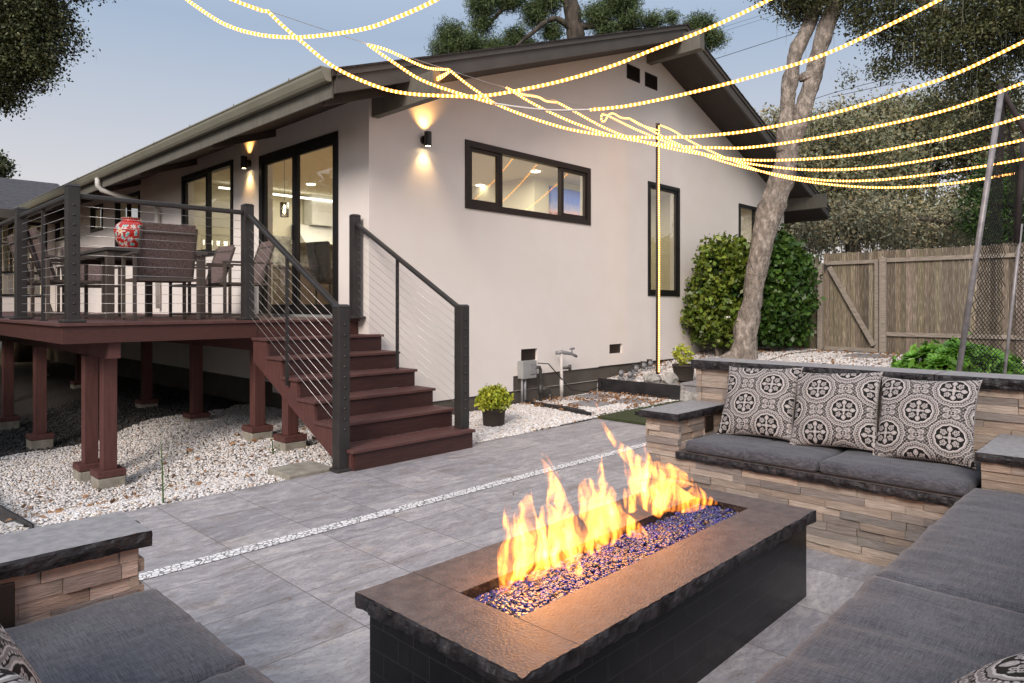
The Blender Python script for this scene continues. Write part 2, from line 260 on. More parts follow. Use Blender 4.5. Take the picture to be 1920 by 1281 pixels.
# ---------------------------------------------------------------- mesh helpers
def tag(o, label=None, cat=None, group=None, kind=None):
    if label: o['label'] = label
    if cat: o['category'] = cat
    if group: o['group'] = group
    if kind: o['kind'] = kind
    return o
def thing(name, label, cat, loc=(0,0,0), group=None):
    o = bpy.data.objects.new(name, None); COL.objects.link(o); o.location = loc; o.empty_display_size = .2
    return tag(o, label, cat, group)
def rootloc(p):
    l = Vector((0,0,0))
    while p is not None: l += p.location; p = p.parent
    return l
class B:
    def __init__(s): s.v = []; s.f = []; s.c = []; s.col = None
    def add(s, v, f):
        n = len(s.v); s.v += [tuple(x) for x in v]; s.f += [tuple(i+n for i in q) for q in f]
        if s.col is not None: s.c += [s.col]*len(v)
        return s
    def box(s, x0, x1, y0, y1, z0, z1):
        return s.add([(x0,y0,z0),(x1,y0,z0),(x1,y1,z0),(x0,y1,z0),(x0,y0,z1),(x1,y0,z1),(x1,y1,z1),(x0,y1,z1)],
                     [(0,3,2,1),(4,5,6,7),(0,1,5,4),(1,2,6,5),(2,3,7,6),(3,0,4,7)])
    def beam(s, p, q, w, h, up=(0,0,1)):
        p = Vector(p); q = Vector(q); d = (q-p).normalized(); sd = d.cross(Vector(up))
        if sd.length < 1e-4: sd = d.cross(Vector((1,0,0)))
        sd.normalize(); u = sd.cross(d)
        a = [sd*(w/2)*i + u*(h/2)*j for i, j in ((-1,-1),(1,-1),(1,1),(-1,1))]
        return s.add([p+x for x in a]+[q+x for x in a], [(0,1,2,3),(7,6,5,4),(0,4,5,1),(1,5,6,2),(2,6,7,3),(3,7,4,0)])
    def tube(s, pts, r, n=8, cap=True):
        pts = [Vector(p) for p in pts]; rr = r if hasattr(r, '__len__') else [r]*len(pts)
        base = len(s.v); vs = []; prev = None
        for i, p in enumerate(pts):
            d = (pts[min(i+1, len(pts)-1)] - pts[max(i-1, 0)]); d = d.normalized() if d.length > 1e-9 else Vector((0,0,1))
            if prev is None: a = d.cross(Vector((0,0,1)) if abs(d.z) < .9 else Vector((1,0,0))).normalized()
            else: a = (prev - d*prev.dot(d)); a = a.normalized() if a.length > 1e-6 else d.cross(Vector((1,0,0))).normalized()
            prev = a; b = d.cross(a)
            vs += [p + (a*math.cos(2*PI*k/n) + b*math.sin(2*PI*k/n))*rr[i] for k in range(n)]
        fs = [(i*n+k, i*n+(k+1)%n, (i+1)*n+(k+1)%n, (i+1)*n+k) for i in range(len(pts)-1) for k in range(n)]
        if cap: fs += [tuple(range(n-1,-1,-1)), tuple(range((len(pts)-1)*n, len(pts)*n))]
        return s.add(vs, fs)
    def lathe(s, prof, c, n=24):
        vs = [(c[0]+r*math.cos(2*PI*k/n), c[1]+r*math.sin(2*PI*k/n), c[2]+z) for r, z in prof for k in range(n)]
        fs = [(i*n+k, i*n+(k+1)%n, (i+1)*n+(k+1)%n, (i+1)*n+k) for i in range(len(prof)-1) for k in range(n)]
        fs += [tuple(range(n-1,-1,-1)), tuple(range((len(prof)-1)*n, len(prof)*n))]
        return s.add(vs, fs)
    def extr(s, poly, a, b):           # poly: 3D points, extruded by vector from a to b
        n = len(poly); A = [Vector(p)+Vector(a) for p in poly]; Bb = [Vector(p)+Vector(b) for p in poly]
        return s.add(A+Bb, [tuple(range(n-1,-1,-1)), tuple(range(n, 2*n))] + [(i, (i+1)%n, n+(i+1)%n, n+i) for i in range(n)])
    def build(s, name, m, parent=None, smooth=False, bevel=0, fixn=True):
        return mk(name, s.v, s.f, m, parent, smooth, s.c if s.c else None, bevel, fixn)
def mk(name, v, f, m, parent=None, smooth=False, col=None, bevel=0, fixn=True, attr=None):
    me = bpy.data.meshes.new(name); l = rootloc(parent)
    if isinstance(v, np.ndarray):
        vv = v - np.array(l)
        me.vertices.add(len(vv)); me.vertices.foreach_set('co', vv.astype(np.float32).ravel())
        k = f.shape[1]; me.loops.add(f.size); me.loops.foreach_set('vertex_index', f.astype(np.int32).ravel())
        me.polygons.add(len(f)); me.polygons.foreach_set('loop_start', np.arange(0, f.size, k, dtype=np.int32))
        me.polygons.foreach_set('loop_total', np.full(len(f), k, dtype=np.int32)); me.update(calc_edges=True)
    else:
        me.from_pydata([tuple(Vector(p)-l) for p in v], [], f)
        if fixn:
            import bmesh
            bm = bmesh.new(); bm.from_mesh(me); bmesh.ops.recalc_face_normals(bm, faces=bm.faces); bm.to_mesh(me); bm.free()
    me.validate()
    if m: me.materials.append(m)
    if col is not None:
        ca = me.color_attributes.new('Col', 'FLOAT_COLOR', 'POINT'); c = np.asarray(col, dtype=np.float32)
        if c.shape[1] == 3: c = np.hstack([c, np.ones((len(c),1), np.float32)])
        ca.data.foreach_set('color', c.ravel())
    if attr is not None:
        a = me.attributes.new('along', 'FLOAT', 'POINT'); a.data.foreach_set('value', np.asarray(attr, dtype=np.float32))
    if smooth: me.polygons.foreach_set('use_smooth', [True]*len(me.polygons))
    o = bpy.data.objects.new(name, me); COL.objects.link(o)
    if parent is not None: o.parent = parent
    if bevel:
        b = o.modifiers.new('bevel', 'BEVEL'); b.width = bevel; b.segments = 2; b.limit_method = 'ANGLE'; b.angle_limit = R(40)
    return o
def copy_tree(o, parent=None):
    c = o.copy(); COL.objects.link(c)
    if parent is not None: c.parent = parent
    for ch in [x for x in bpy.data.objects if x.parent == o]: copy_tree(ch, c)
    return c
def struct(o): o['kind'] = 'structure'; return o
def nz(x, y, z=0.0): return mn.noise(Vector((x, y, z)))
# leaves: rhombic faces round centres
def leaf_arrays(cen, size, elong=1.9, flat=0.0, seed=0, up=None):
    r = np.random.default_rng(seed); n = len(cen)
    a = r.normal(size=(n,3)); a[:,2] *= (1-flat); a /= np.linalg.norm(a, axis=1)[:,None]
    if up is not None: a = a*.6 + np.array(up); a /= np.linalg.norm(a, axis=1)[:,None]
    b = np.cross(a, r.normal(size=(n,3))); b /= np.linalg.norm(b, axis=1)[:,None]
    s = size*(.6+.8*r.random((n,1)))
    k = np.cross(a, b)
    v = np.stack([cen-a*s*elong/2, cen+b*s/2+k*s*.12, cen+a*s*elong/2, cen-b*s/2+k*s*.12], axis=1).reshape(-1,3)
    f = np.arange(4*n).reshape(n,4)
    sh = .6 + .7*r.random(n); hue = r.random(n)
    c = np.stack([sh*(.9+.35*hue), sh*1.0, sh*(1.0-.25*hue)], axis=1)
    return v, f, np.repeat(c, 4, axis=0)
def cloud(blobs, n, clump=14, sig=.09, seed=1, shell=.55):
    r = np.random.default_rng(seed); vol = np.array([b[3]*b[4]*b[5] for b in blobs])**.75; vol /= vol.sum()
    m = n//clump; idx = r.choice(len(blobs), m, p=vol); bb = np.array(blobs)[idx]
    d = r.normal(size=(m,3)); d /= np.linalg.norm(d, axis=1)[:,None]
    rad = shell + (1-shell)*r.random((m,1))**.7; rad *= (1 + .16*np.sin(d[:,:1]*7+bb[:,:1]*3)*np.cos(d[:,2:3]*6+bb[:,1:2]*2))
    cc = bb[:,:3] + d*rad*bb[:,3:]
    return np.repeat(cc, clump, axis=0) + r.normal(size=(m*clump,3))*sig, cc
def hang(cc, n, lmin, lmax, wdt, seed):
    r = np.random.default_rng(seed); p = cc[r.choice(len(cc), n)] + r.normal(size=(n,3))*.06
    ln = lmin+(lmax-lmin)*r.random(n)**2; ang = r.random(n)*PI; K = 5; V = []; F = []
    wv = np.stack([np.cos(ang), np.sin(ang), np.zeros(n)], 1)
    drift = r.normal(size=(n,K+1,3))*.012; drift[:,:,2] = 0; drift = drift.cumsum(1)
    for k in range(K+1):
        q = p + drift[:,k] - np.array([0,0,1])*(ln*k/K)[:,None]; ww = wdt*(1-k/K*.9)*(.5+r.random(n))
        V.append(q-wv*ww[:,None]); V.append(q+wv*ww[:,None])
    V = np.stack(V, 1).reshape(-1,3); S = 2*(K+1)
    base = np.arange(n)[:,None]*S
    F = np.concatenate([base+np.array([[2*k,2*k+1,2*k+3,2*k+2]]) for k in range(K)], 0)
    c = .6+.6*r.random(n); c = np.repeat(np.stack([c,c,c*.95],1), S, axis=0)
    return V, F, c
def limb(b, pts, rad, n=10, wob=.12, sub=6, seed=0):
    P_ = [Vector(p) for p in pts]; out = []; rr = []
    for i in range(len(P_)-1):
        for k in range(sub):
            t = k/sub; p0 = P_[max(i-1,0)]; p1 = P_[i]; p2 = P_[i+1]; p3 = P_[min(i+2,len(P_)-1)]
            q = .5*((2*p1)+(p2-p0)*t+(2*p0-5*p1+4*p2-p3)*t*t+(3*p1-p0-3*p2+p3)*t*t*t); out.append(q); rr.append(rad[i]*(1-t)+rad[i+1]*t)
    out.append(P_[-1]); rr.append(rad[-1]); st = len(b.v); b.tube(out, rr, n)
    for j in range(len(out)):
        for k in range(n):
            i = st+j*n+k; v = Vector(b.v[i]); q = v-out[j]
            s = 1 + wob*2*mn.noise(v*3.1+Vector((seed,0,0))) + wob*mn.noise(v*9+Vector((0,seed,0)))
            b.v[i] = tuple(out[j]+q*s)
    return b
# ================================================================ ground, patio, gravel
def sstep(t): t = max(0., min(1., t)); return t*t*(3-2*t)
def gh(x, y):
    z = 0.0
    if y > 4.9 and x < 4.6: z -= .25*sstep((y-5.0)/1.4)*sstep((3.3-x)/1.3)
    if x > 4.6 and y > 4.9: z += .03*sstep((x-4.6)/2)
    if x > 8.5: z += .17 + min(.09*(x-8.5), .32)
    elif x > 6.6 and y < 4.2: z += .17*sstep((x-6.6)/1.9)
    if x > 4.9: z += 0
    return z
xs = np.concatenate([np.arange(-8, 8.45, .12), [8.49, 8.51], np.arange(8.6, 24, .12)]); ys = np.concatenate([np.arange(-8, 4.9, .2), [4.92], np.arange(5.0, 26, .12)])
V = [(x, y, gh(x, y)-.035+.012*nz(x*2, y*2)-(.15 if x < 6.5 and y < 4.9 else 0)) for y in ys for x in xs]; nx = len(xs)
F = [(j*nx+i, j*nx+i+1, (j+1)*nx+i+1, (j+1)*nx+i) for j in range(len(ys)-1) for i in range(nx-1)]
M['groundmix'] = mat('ground_soil', (.5,.5,.5), (1,1,1), 25, .95, .9, 60, attr='Col')
M['farground'] = mat('far_ground', (.05,.045,.03), (.10,.09,.06), 2, .95)
def gtint(x, y):
    if (y > 4.8 and y < 9.2 and x < 4.5) or (x >= 4.5 and y > 4.8 and y < 6.5) or (x > 8.5 and y > -1.5 and y < 6.5): return (.42,.40,.375)
    return (.042,.036,.030)
struct(mk('ground', V, F, M['groundmix'], smooth=True, col=[gtint(x, y) for x, y, z in V], fixn=False))
struct(mk('far_ground', [(-400,-400,-.6),(400,-400,-.6),(400,400,-.6),(-400,400,-.6)], [(0,1,2,3)], M['farground'], fixn=False))
b = B(); PX0, PX1 = -4.0, 6.45
b.box(PX0,6.58,-5,4.93,-.12,0)
struct(b.build('patio', M['patio']))
b = B(); b.add([(PX0,3.635,.004),(6.58,3.635,.004),(6.58,3.735,.004),(PX0,3.735,.004)], [(0,1,2,3)])
struct(b.build('pebble_strip', M['strip']))
# pebbles (real small stones)
ico = np.array([(-1,1.618,0),(1,1.618,0),(-1,-1.618,0),(1,-1.618,0),(0,-1,1.618),(0,1,1.618),(0,-1,-1.618),(0,1,-1.618),(1.618,0,-1),(1.618,0,1),(-1.618,0,-1),(-1.618,0,1)])/1.902
icf = np.array([(0,11,5),(0,5,1),(0,1,7),(0,7,10),(0,10,11),(1,5,9),(5,11,4),(11,10,2),(10,7,6),(7,1,8),(3,9,4),(3,4,2),(3,2,6),(3,6,8),(3,8,9),(4,9,5),(2,4,11),(6,2,10),(8,6,7),(9,8,1)])
def stones(name, pts, s0, s1, m, colf, seed, squash=.6, smooth=True, parent=None, sph=None):
    r = np.random.default_rng(seed); n = len(pts); vb, fb = (ico, icf) if sph is None else sph
    sc_ = (s0+(s1-s0)*r.random((n,1))**1.5)*np.stack([np.ones(n), .65+.35*r.random(n), squash*(.7+.5*r.random(n))], 1)
    a = r.random(n)*2*PI; t = r.normal(size=n)*.3
    v = vb[None]*sc_[:,None,:]*(1+.13*r.normal(size=(n,len(vb),1)) if sph is None else 1)
    x = v[...,0]*np.cos(t)[:,None]-v[...,2]*np.sin(t)[:,None]; z = v[...,0]*np.sin(t)[:,None]+v[...,2]*np.cos(t)[:,None]
    X = x*np.cos(a)[:,None]-v[...,1]*np.sin(a)[:,None]; Y = x*np.sin(a)[:,None]+v[...,1]*np.cos(a)[:,None]
    V = np.stack([X,Y,z],-1)+pts[:,None,:]; Fq = (fb[None]+(np.arange(n)*len(vb))[:,None,None]).reshape(-1, fb.shape[1])
    return mk(name, V.reshape(-1,3), Fq, m, parent, smooth, np.repeat(colf(r, n), len(vb), axis=0))
def pebcol(r, n):
    c = .62+.38*r.random((n,1)); c = c*np.array([[1,.99,.985]])
    k = r.random(n); c[k<.06] *= [.62,.45,.33]; c[(k>.06)&(k<.10)] *= [.55,.52,.5]; c[(k>.16)&(k<.26)] *= [.95,.86,.72]; return c
def scatter(n, x0, x1, y0, y1, ok, seed, dz=0):
    r = np.random.default_rng(seed); p = np.stack([x0+(x1-x0)*r.random(n), y0+(y1-y0)*r.random(n)], 1)
    p = [(x, y, gh(x, y)-.018+dz+.01*r.random()) for x, y in p if ok(x, y)]
    return np.array(p)
def edge_y(x): return 9.0 + .35*nz(x*1.3, 4) + .12*nz(x*5, 1)
pl = scatter(52000, .98, 4.6, 4.95, 9.4, lambda x, y: y < edge_y(x), 3)
tag(stones('white_gravel', pl, .008, .0165, M['pebble'], pebcol, 5), 'white marble gravel between the patio and the raised deck', 'gravel', kind='stuff')
pd = scatter(14000, -.6, .95, 4.95, 9.0, lambda x, y: True, 4)
tag(stones('grey_gravel', pd, .010, .020, M['pebble'], lambda r, n: pebcol(r, n)*.75, 6), 'duller gravel beyond the black edging at the left', 'gravel', kind='stuff')
pr_ = scatter(30000, 4.5, 8.5, 4.96, 6.36, lambda x, y: True, 8)
pr2 = scatter(52000, 8.55, 13.5, -1.0, 6.36, lambda x, y: y > 6.0-(x-8.5)*1.1 or x > 10.2, 9)
tag(stones('side_gravel', np.vstack([pr_, pr2]), .012, .024, M['pebble'], pebcol, 7), 'white gravel bed along the side wall of the house', 'gravel', kind='stuff')
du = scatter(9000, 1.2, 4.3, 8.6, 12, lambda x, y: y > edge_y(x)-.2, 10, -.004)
tag(stones('dark_gravel', du, .010, .02, M['pebble'], lambda r, n: np.repeat(.03+.05*r.random((n,1)), 3, 1), 11), 'dark gravel under the deck, coloured darker for the shade there', 'gravel', kind='stuff')  # pebble colour kept near black to carry the under-deck shade
lp = np.vstack([scatter(420, -2, 4.5, 5.0, 7.2, lambda x, y: True, 12, .03), scatter(700, 6.6, 8.5, 4.97, 6.35, lambda x, y: nz(x*1.5,y*2) > -.05, 13, .034), scatter(1500, 8.55, 13.5, 2.2, 6.35, lambda x, y: nz(x,y) > -.15, 14, .034)])
v_, f_, c_ = leaf_arrays(lp, .03, 1.8, .8, 15)
tag(mk('leaf_litter', v_, f_, M['drygrass'], col=c_), 'dry brown leaves fallen on the white gravel', 'dead leaves', kind='stuff')
rq = np.random.default_rng(31); pp_ = np.stack([-.5+6.8*rq.random(12), .9+3.9*rq.random(12), .008+.004*rq.random(12)], 1)
v_, f_, c_ = leaf_arrays(pp_, .015, 1.9, .95, 32)
tag(mk('patio_leaves', v_, f_, M['drygrass'], col=c_), 'a few small dry leaves scattered on the grey patio tiles', 'dead leaves', kind='stuff')
# edging, stepping stones, turf
def tg(o, l, c, g=None): return tag(o, l, c, g)
b = B(); b.box(8.485, 8.515, 4.95, 6.36, -.05, .235); b.box(8.478, 8.485, 4.97, 6.34, .08, .095)
tg(b.build('steel_edging', M['steeledge'], bevel=.003), 'tall black steel edging holding the raised gravel bed', 'garden edging')
b = B(); b.tube([(6.80,6.33,.05),(6.79,5.95,.05),(6.76,5.55,.05),(6.70,5.25,.05),(6.56,5.03,.045)], .016, 6); 
for k in range(8): pass
b.add([(6.79,6.34,-.02),(6.81,6.34,-.02),(6.81,6.34,.07),(6.79,6.34,.07),(6.55,5.02,-.02),(6.57,5.02,-.02),(6.57,5.02,.07),(6.55,5.02,.07)], [(0,1,2,3),(7,6,5,4),(0,4,5,1),(1,5,6,2),(2,6,7,3),(3,7,4,0)])
tg(b.build('steel_edging', M['steeledge']), 'low black edging between the gravel strip and stepping stones', 'garden edging')
b = B(); b.beam((.965,4.95,-.02),(.965,6.3,-.14), .012, .10); b.beam((.965,6.3,-.14),(.965,9.2,-.24), .012, .10)
tg(b.build('steel_edging', M['steeledge']), 'thin black edging in the gravel at the far left', 'garden edging')
for (x, y, sx_, sy_, r_, lb) in ((7.35,5.62,.46,.42,.05,'grey square stepping stone nearest the low black edging'), (7.98,6.02,.44,.40,-.06,'grey square stepping stone closest to the house wall'), (7.95,5.38,.46,.38,.1,'grey square stepping stone closest to the green turf')):
    t = B(); q = [(x+a*math.cos(r_)-c*math.sin(r_), y+a*math.sin(r_)+c*math.cos(r_)) for a, c in ((-sx_/2,-sy_/2),(sx_/2,-sy_/2),(sx_/2,sy_/2),(-sx_/2,sy_/2))]
    t.add([(a,c,.0) for a,c in q]+[(a,c,.045) for a,c in q], [(0,1,2,3),(7,6,5,4),(0,4,5,1),(1,5,6,2),(2,6,7,3),(3,7,4,0)])
    tg(t.build('stepping_stone', M['capgrey'], bevel=.006), lb, 'stepping stone', 'square stepping stones by the house wall')
for (x, y, lb) in ((12.55,3.75,'flat grey paving slab set in the gravel before the gate'), (12.2,2.75,'flat grey slab half buried in gravel behind the bench')):
    t = B(); z = gh(x, y); t.box(x-.35, x+.35, y-.28, y+.28, z-.03, z+.02)
    tg(t.build('stepping_stone', M['capgrey'], bevel=.006), lb, 'stepping stone')
turf = [(6.60,4.18),(8.62,4.18),(8.62,4.94),(8.2,5.0),(7.6,5.04),(7.0,5.06),(6.62,5.0),(6.595,4.85)]
b = B(); b.add([(x,y,.0) for x,y in turf]+[(x,y,.028) for x,y in turf], [tuple(range(7,-1,-1)), tuple(range(8,16))]+[(i,(i+1)%8,8+(i+1)%8,8+i) for i in range(8)])
struct(b.build('putting_turf', M['turf'], fixn=True))
b = B(); b.box(6.98,8.0,4.60,4.68,.028,.055); b.box(6.98,8.0,4.60,4.615,.055,.075); b.box(6.98,7.0,4.615,4.68,.055,.075)
tg(b.build('ball_gutter', M['plastic_black'], bevel=.004), 'low black plastic golf ball tray lying on the green turf', 'ball tray')
b = B(); b.lathe([(.001,-.021),(.012,-.0175),(.019,-.009),(.021,0),(.019,.009),(.012,.0175),(.001,.021)], (7.32,4.64,.077), 14)
tg(b.build('golf_ball', M['flower'], smooth=True), 'white golf ball lying in the black tray', 'golf ball')
b = B(); b.box(8.55,8.98,4.66,4.92,-.03,.235); b.box(8.53,9.0,4.64,4.94,.237,.275)
tg(b.build('retaining_block', M['capgrey'], bevel=.008), 'grey concrete block at the end of the black steel edging', 'concrete block')
def rockmesh(c, r3, seed):
    vb, fb = ico.copy(), icf
    for _ in range(2):
        cache = {}; nv = vb.tolist(); nf = []
        def mid(i, j):
            k = (min(i,j), max(i,j))
            if k not in cache:
                m_ = (np.array(nv[i])+np.array(nv[j]))/2; nv.append((m_/np.linalg.norm(m_)).tolist()); cache[k] = len(nv)-1
            return cache[k]
        for (a_, b_, c2) in fb: x, y, z = mid(a_,b_), mid(b_,c2), mid(c2,a_); nf += [(a_,x,z),(b_,y,x),(c2,z,y),(x,y,z)]
        vb, fb = np.array(nv), nf
    return [(c[0]+v[0]*r3[0]*(1+.5*mn.noise(Vector(v)*1.6+Vector((seed,0,0)))), c[1]+v[1]*r3[1]*(1+.5*mn.noise(Vector(v)*1.6+Vector((seed,3,0)))), c[2]+v[2]*r3[2]*(1+.4*mn.noise(Vector(v)*1.6+Vector((seed,5,0))))) for v in vb], fb
for c, r3, lb in (((8.86,5.62,.245),(.15,.12,.09),'pale rounded boulder on the gravel left of its twin'), ((9.0,5.38,.25),(.15,.12,.10),'pale rounded boulder nearer the potted shrub')):
    v, f = rockmesh(c, r3, c[0]*9); tg(mk('boulder', v, f, M['rock']), lb, 'rock', 'boulders by the light pole')
def decor(c, lb):
    t = thing('solar_spotlight', lb, 'garden light', c, 'small garden spotlights on the raised bed')
    b = B(); b.lathe([(.05,0),(.052,.02),(.03,.05),(.012,.06)], (c[0],c[1],c[2]), 10); b.build('base', M['galv'], t)
    b = B(); b.tube([(c[0],c[1],c[2]+.05),(c[0]-.05,c[1]-.05,c[2]+.12)], [.03,.04], 10); b.build('lamp_head', M['galv'], t, True)
    b = B(); b.beam((c[0]+.02,c[1]+.02,c[2]+.12),(c[0]+.08,c[1]+.06,c[2]+.15), .09, .012); b.build('solar_panel', M['plastic_black'], t)
for c, lb in (((8.72,6.10,.22),'grey solar garden light nearest the edging corner'),((8.83,5.98,.225),'grey solar garden light left of the wooden chips'),((9.25,6.18,.255),'grey solar garden light by the wall, farther back'),((9.5,6.2,.28),'grey solar garden light nearest the glowing pole'),((9.72,6.22,.30),'grey solar garden light just right of the glowing pole'),((8.66,5.9,.215),'small grey solar garden light in front of the others')): decor(c, lb)
# weeds in the gravel
def weed(x, y, h_, lb, n=2):
    b = B(); z = gh(x, y)-.02; b.col = (1,1,1); rr = random.Random(int(x*100))
    for k in range(n):
        a = rr.uniform(-.12,.12); b.tube([(x+.03*k,y,z),(x+.03*k+a*.3*h_,y,z+h_*.5),(x+.03*k+a*h_,y,z+h_*(1-.4*k))], [.006,.005,.002], 5)
    for k in range(10):
        t = rr.random(); p = Vector((x+rr.uniform(-.05,.05), y, z+h_*t*.5)); q = p+Vector((rr.uniform(-.1,.1), rr.uniform(-.03,.03), rr.uniform(-.02,.05))); b.beam(p, q, .004, .002)
    tg(b.build('weed', M['camellia']), lb, 'weed')
weed(1.72, 4.99, .46, 'tall thin weed stalk growing at the patio edge', 1)
weed(3.05, 6.05, .16, 'small weed in the gravel beside the stair footing', 1)
# ================================================================ house
H = thing('house', 'white stucco house with brown gable roof and lit windows behind the patio', 'house', (4.33, 6.37, 0))
XW, YW, RX, RZ, SL = 4.33, 6.37, 9.92, 5.68, .36
def rz(x): return RZ - SL*abs(x-RX)
def wall_h(b, ax, pl, th, u0, u1, z0, z1, holes):
    us = sorted({u0, u1} | {h[k] for h in holes for k in (0,1)}); zs = sorted({z0, z1} | {h[k] for h in holes for k in (2,3)})
    def P(u, z, d): return (u, pl+d, z) if ax == 'y' else (pl+d, u, z)
    for i in range(len(us)-1):
        for j in range(len(zs)-1):
            um, zm = (us[i]+us[i+1])/2, (zs[j]+zs[j+1])/2
            if any(h[0] < um < h[1] and h[2] < zm < h[3] for h in holes): continue
            for d, o in ((0,1),(th,-1)): b.add([P(us[i],zs[j],d),P(us[i+1],zs[j],d),P(us[i+1],zs[j+1],d),P(us[i],zs[j+1],d)][::o], [(0,1,2,3)])
    for h in holes:
        q = [(h[0],h[2]),(h[1],h[2]),(h[1],h[3]),(h[0],h[3])]
        for k in range(4): b.add([P(*q[k],0),P(*q[(k+1)%4],0),P(*q[(k+1)%4],th),P(*q[k],th)], [(0,1,2,3)])
W1 = (5.76,8.29,2.58,3.415); W2 = (9.90,10.90,1.525,3.436); W3 = (13.25,14.75,2.1,3.42); FV = ((6.774,7.11,.592,.755),(8.80,9.15,.588,.738))
b = B(); wall_h(b, 'y', YW, .18, XW, 15.5, .2, 3.6, [W1,W2,W3,FV[0],FV[1],(6.62,15.5,.2,.40),(8.52,15.5,.40,.41)])
for d, o in ((0,1),(.18,-1)): b.add([(XW,YW+d,3.6),(15.5,YW+d,3.6),(15.5,YW+d,rz(15.5)),(RX,YW+d,RZ),(XW,YW+d,rz(XW))][::o], [(0,1,2,3,4)])
b.add([(XW,YW,.2),(XW,YW+.18,.2),(XW,YW+.18,rz(XW)),(XW,YW,rz(XW))], [(0,1,2,3)]); b.add([(15.5,YW,.2),(15.5,YW+.18,.2),(15.5,YW+.18,rz(15.5)),(15.5,YW,rz(15.5))], [(0,1,2,3)])
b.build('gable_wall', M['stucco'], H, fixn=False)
DR = (7.0,8.95,1.24,3.37); DW = (9.80,11.70,2.12,3.45); D2 = (13.75,15.15,2.30,3.46); D3 = (16.0,16.83,2.93,3.46); D4 = (19.0,19.8,2.93,3.46)
b = B(); wall_h(b, 'x', XW, .18, YW+.18, 26, .33, rz(XW), [DR,DW,D2,D3,D4]); b.add([(XW,YW+.18,.2),(XW,8.6,.2),(XW,8.6,.33),(XW,YW+.18,.33)], [(0,1,2,3)])
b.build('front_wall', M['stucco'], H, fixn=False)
b = B(); b.box(XW+.02,15.48,YW+.02,YW+.2,-.4,.56); b.box(XW+.02,XW+.19,YW+.2,26,-.5,.40); b.build('foundation', M['footing_paint'], H)
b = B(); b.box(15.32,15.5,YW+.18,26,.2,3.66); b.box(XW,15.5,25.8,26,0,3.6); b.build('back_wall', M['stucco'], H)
for h in FV: b = B(); b.box(h[0]+.005,h[1]-.005,YW+.04,YW+.09,h[2]+.005,h[3]-.005); b.build('foundation_vent', M['bronzeframe'], H)
# roof
b = B()
for s in (-1, 1):
    xe = RX + s*6.43
    def sl(y0, y1, za, zb, x1, x2): b.add([(x1,y0,rz(x1)+za),(x2,y0,rz(x2)+za),(x2,y1,rz(x2)+za),(x1,y1,rz(x1)+za),(x1,y0,rz(x1)+zb),(x2,y0,rz(x2)+zb),(x2,y1,rz(x2)+zb),(x1,y1,rz(x1)+zb)], [(0,3,2,1),(4,5,6,7),(0,1,5,4),(1,2,6,5),(2,3,7,6),(3,0,4,7)])
    sl(5.72, 26.5, .002, .06, xe, RX)
roof = b.build('roof', M['soffit'], H)
b = B()
for s in (-1, 1):
    xe = RX + s*6.47; nrow = 34
    for k in range(nrow):      # courses of shingles, each lapping the next
        xa = xe + (RX-xe)*k/nrow; xb = xe + (RX-xe)*(k+1.04)/nrow; za, zb_ = .197, .199
        if k == nrow-1: xb = RX
        y = 5.66
        jag = 0
        b.add([(xa,y+jag,rz(xa)+.15),(xb,y+jag,rz(xb)+.15),(xb,26.55,rz(xb)+.15),(xa,26.55,rz(xa)+.15),(xa,y+jag,rz(xa)+za+.014),(xb,y+jag,rz(xb)+zb_),(xb,26.55,rz(xb)+zb_),(xa,26.55,rz(xa)+za+.014)],
              [(0,3,2,1),(4,5,6,7),(0,1,5,4),(1,2,6,5),(2,3,7,6),(3,0,4,7)])
for sg in (-1, 1):
    for k in range(60):
        xa = RX+sg*6.47*(1-k/60); xb = RX+sg*6.47*(1-(k+1)/60); y = 5.640; h_ = .224+.0018*math.sin(k*3.1)
        b.add([(xa,y,rz(xa)+.2055),(xb,y,rz(xb)+.2055),(xb,5.80,rz(xb)+.2055),(xa,5.80,rz(xa)+.2055),(xa,y,rz(xa)+h_),(xb,y,rz(xb)+h_),(xb,5.80,rz(xb)+h_),(xa,5.80,rz(xa)+h_)], [(0,3,2,1),(4,5,6,7),(0,1,5,4),(1,2,6,5),(2,3,7,6),(3,0,4,7)])
b.build('shingles', M['shingle'], roof)
b = B()
for s in (-1, 1):
    xe = RX + s*6.43
    q = [(xe,rz(xe)-.012),(RX,rz(RX)-.012),(RX,rz(RX)+.205),(xe,rz(xe)+.205)]
    b.add([(x,5.675,z) for x,z in q]+[(x,5.718,z) for x,z in q], [(0,1,2,3),(7,6,5,4),(0,4,5,1),(1,5,6,2),(2,6,7,3),(3,7,4,0)])
    q = [(xe,rz(xe)+.145),(RX,rz(RX)+.145),(RX,rz(RX)+.205),(xe,rz(xe)+.205)]
    b.add([(x,5.655,z) for x,z in q]+[(x,5.674,z) for x,z in q], [(0,1,2,3),(7,6,5,4),(0,4,5,1),(1,5,6,2),(2,6,7,3),(3,7,4,0)])
b.build('rake_board', M['trim'], H)
b = B(); xe = RX-6.43; b.box(xe-.022,xe-.002,5.72,26.4,rz(xe)-.05,rz(xe)+.19); b.build('eave_fascia', M['beamcol'], H)
b = B(); xr = RX+6.43; b.box(xr+.002,xr+.022,5.72,26.4,rz(xr)-.05,rz(xr)+.19); b.build('eave_fascia', M['trim'], H)
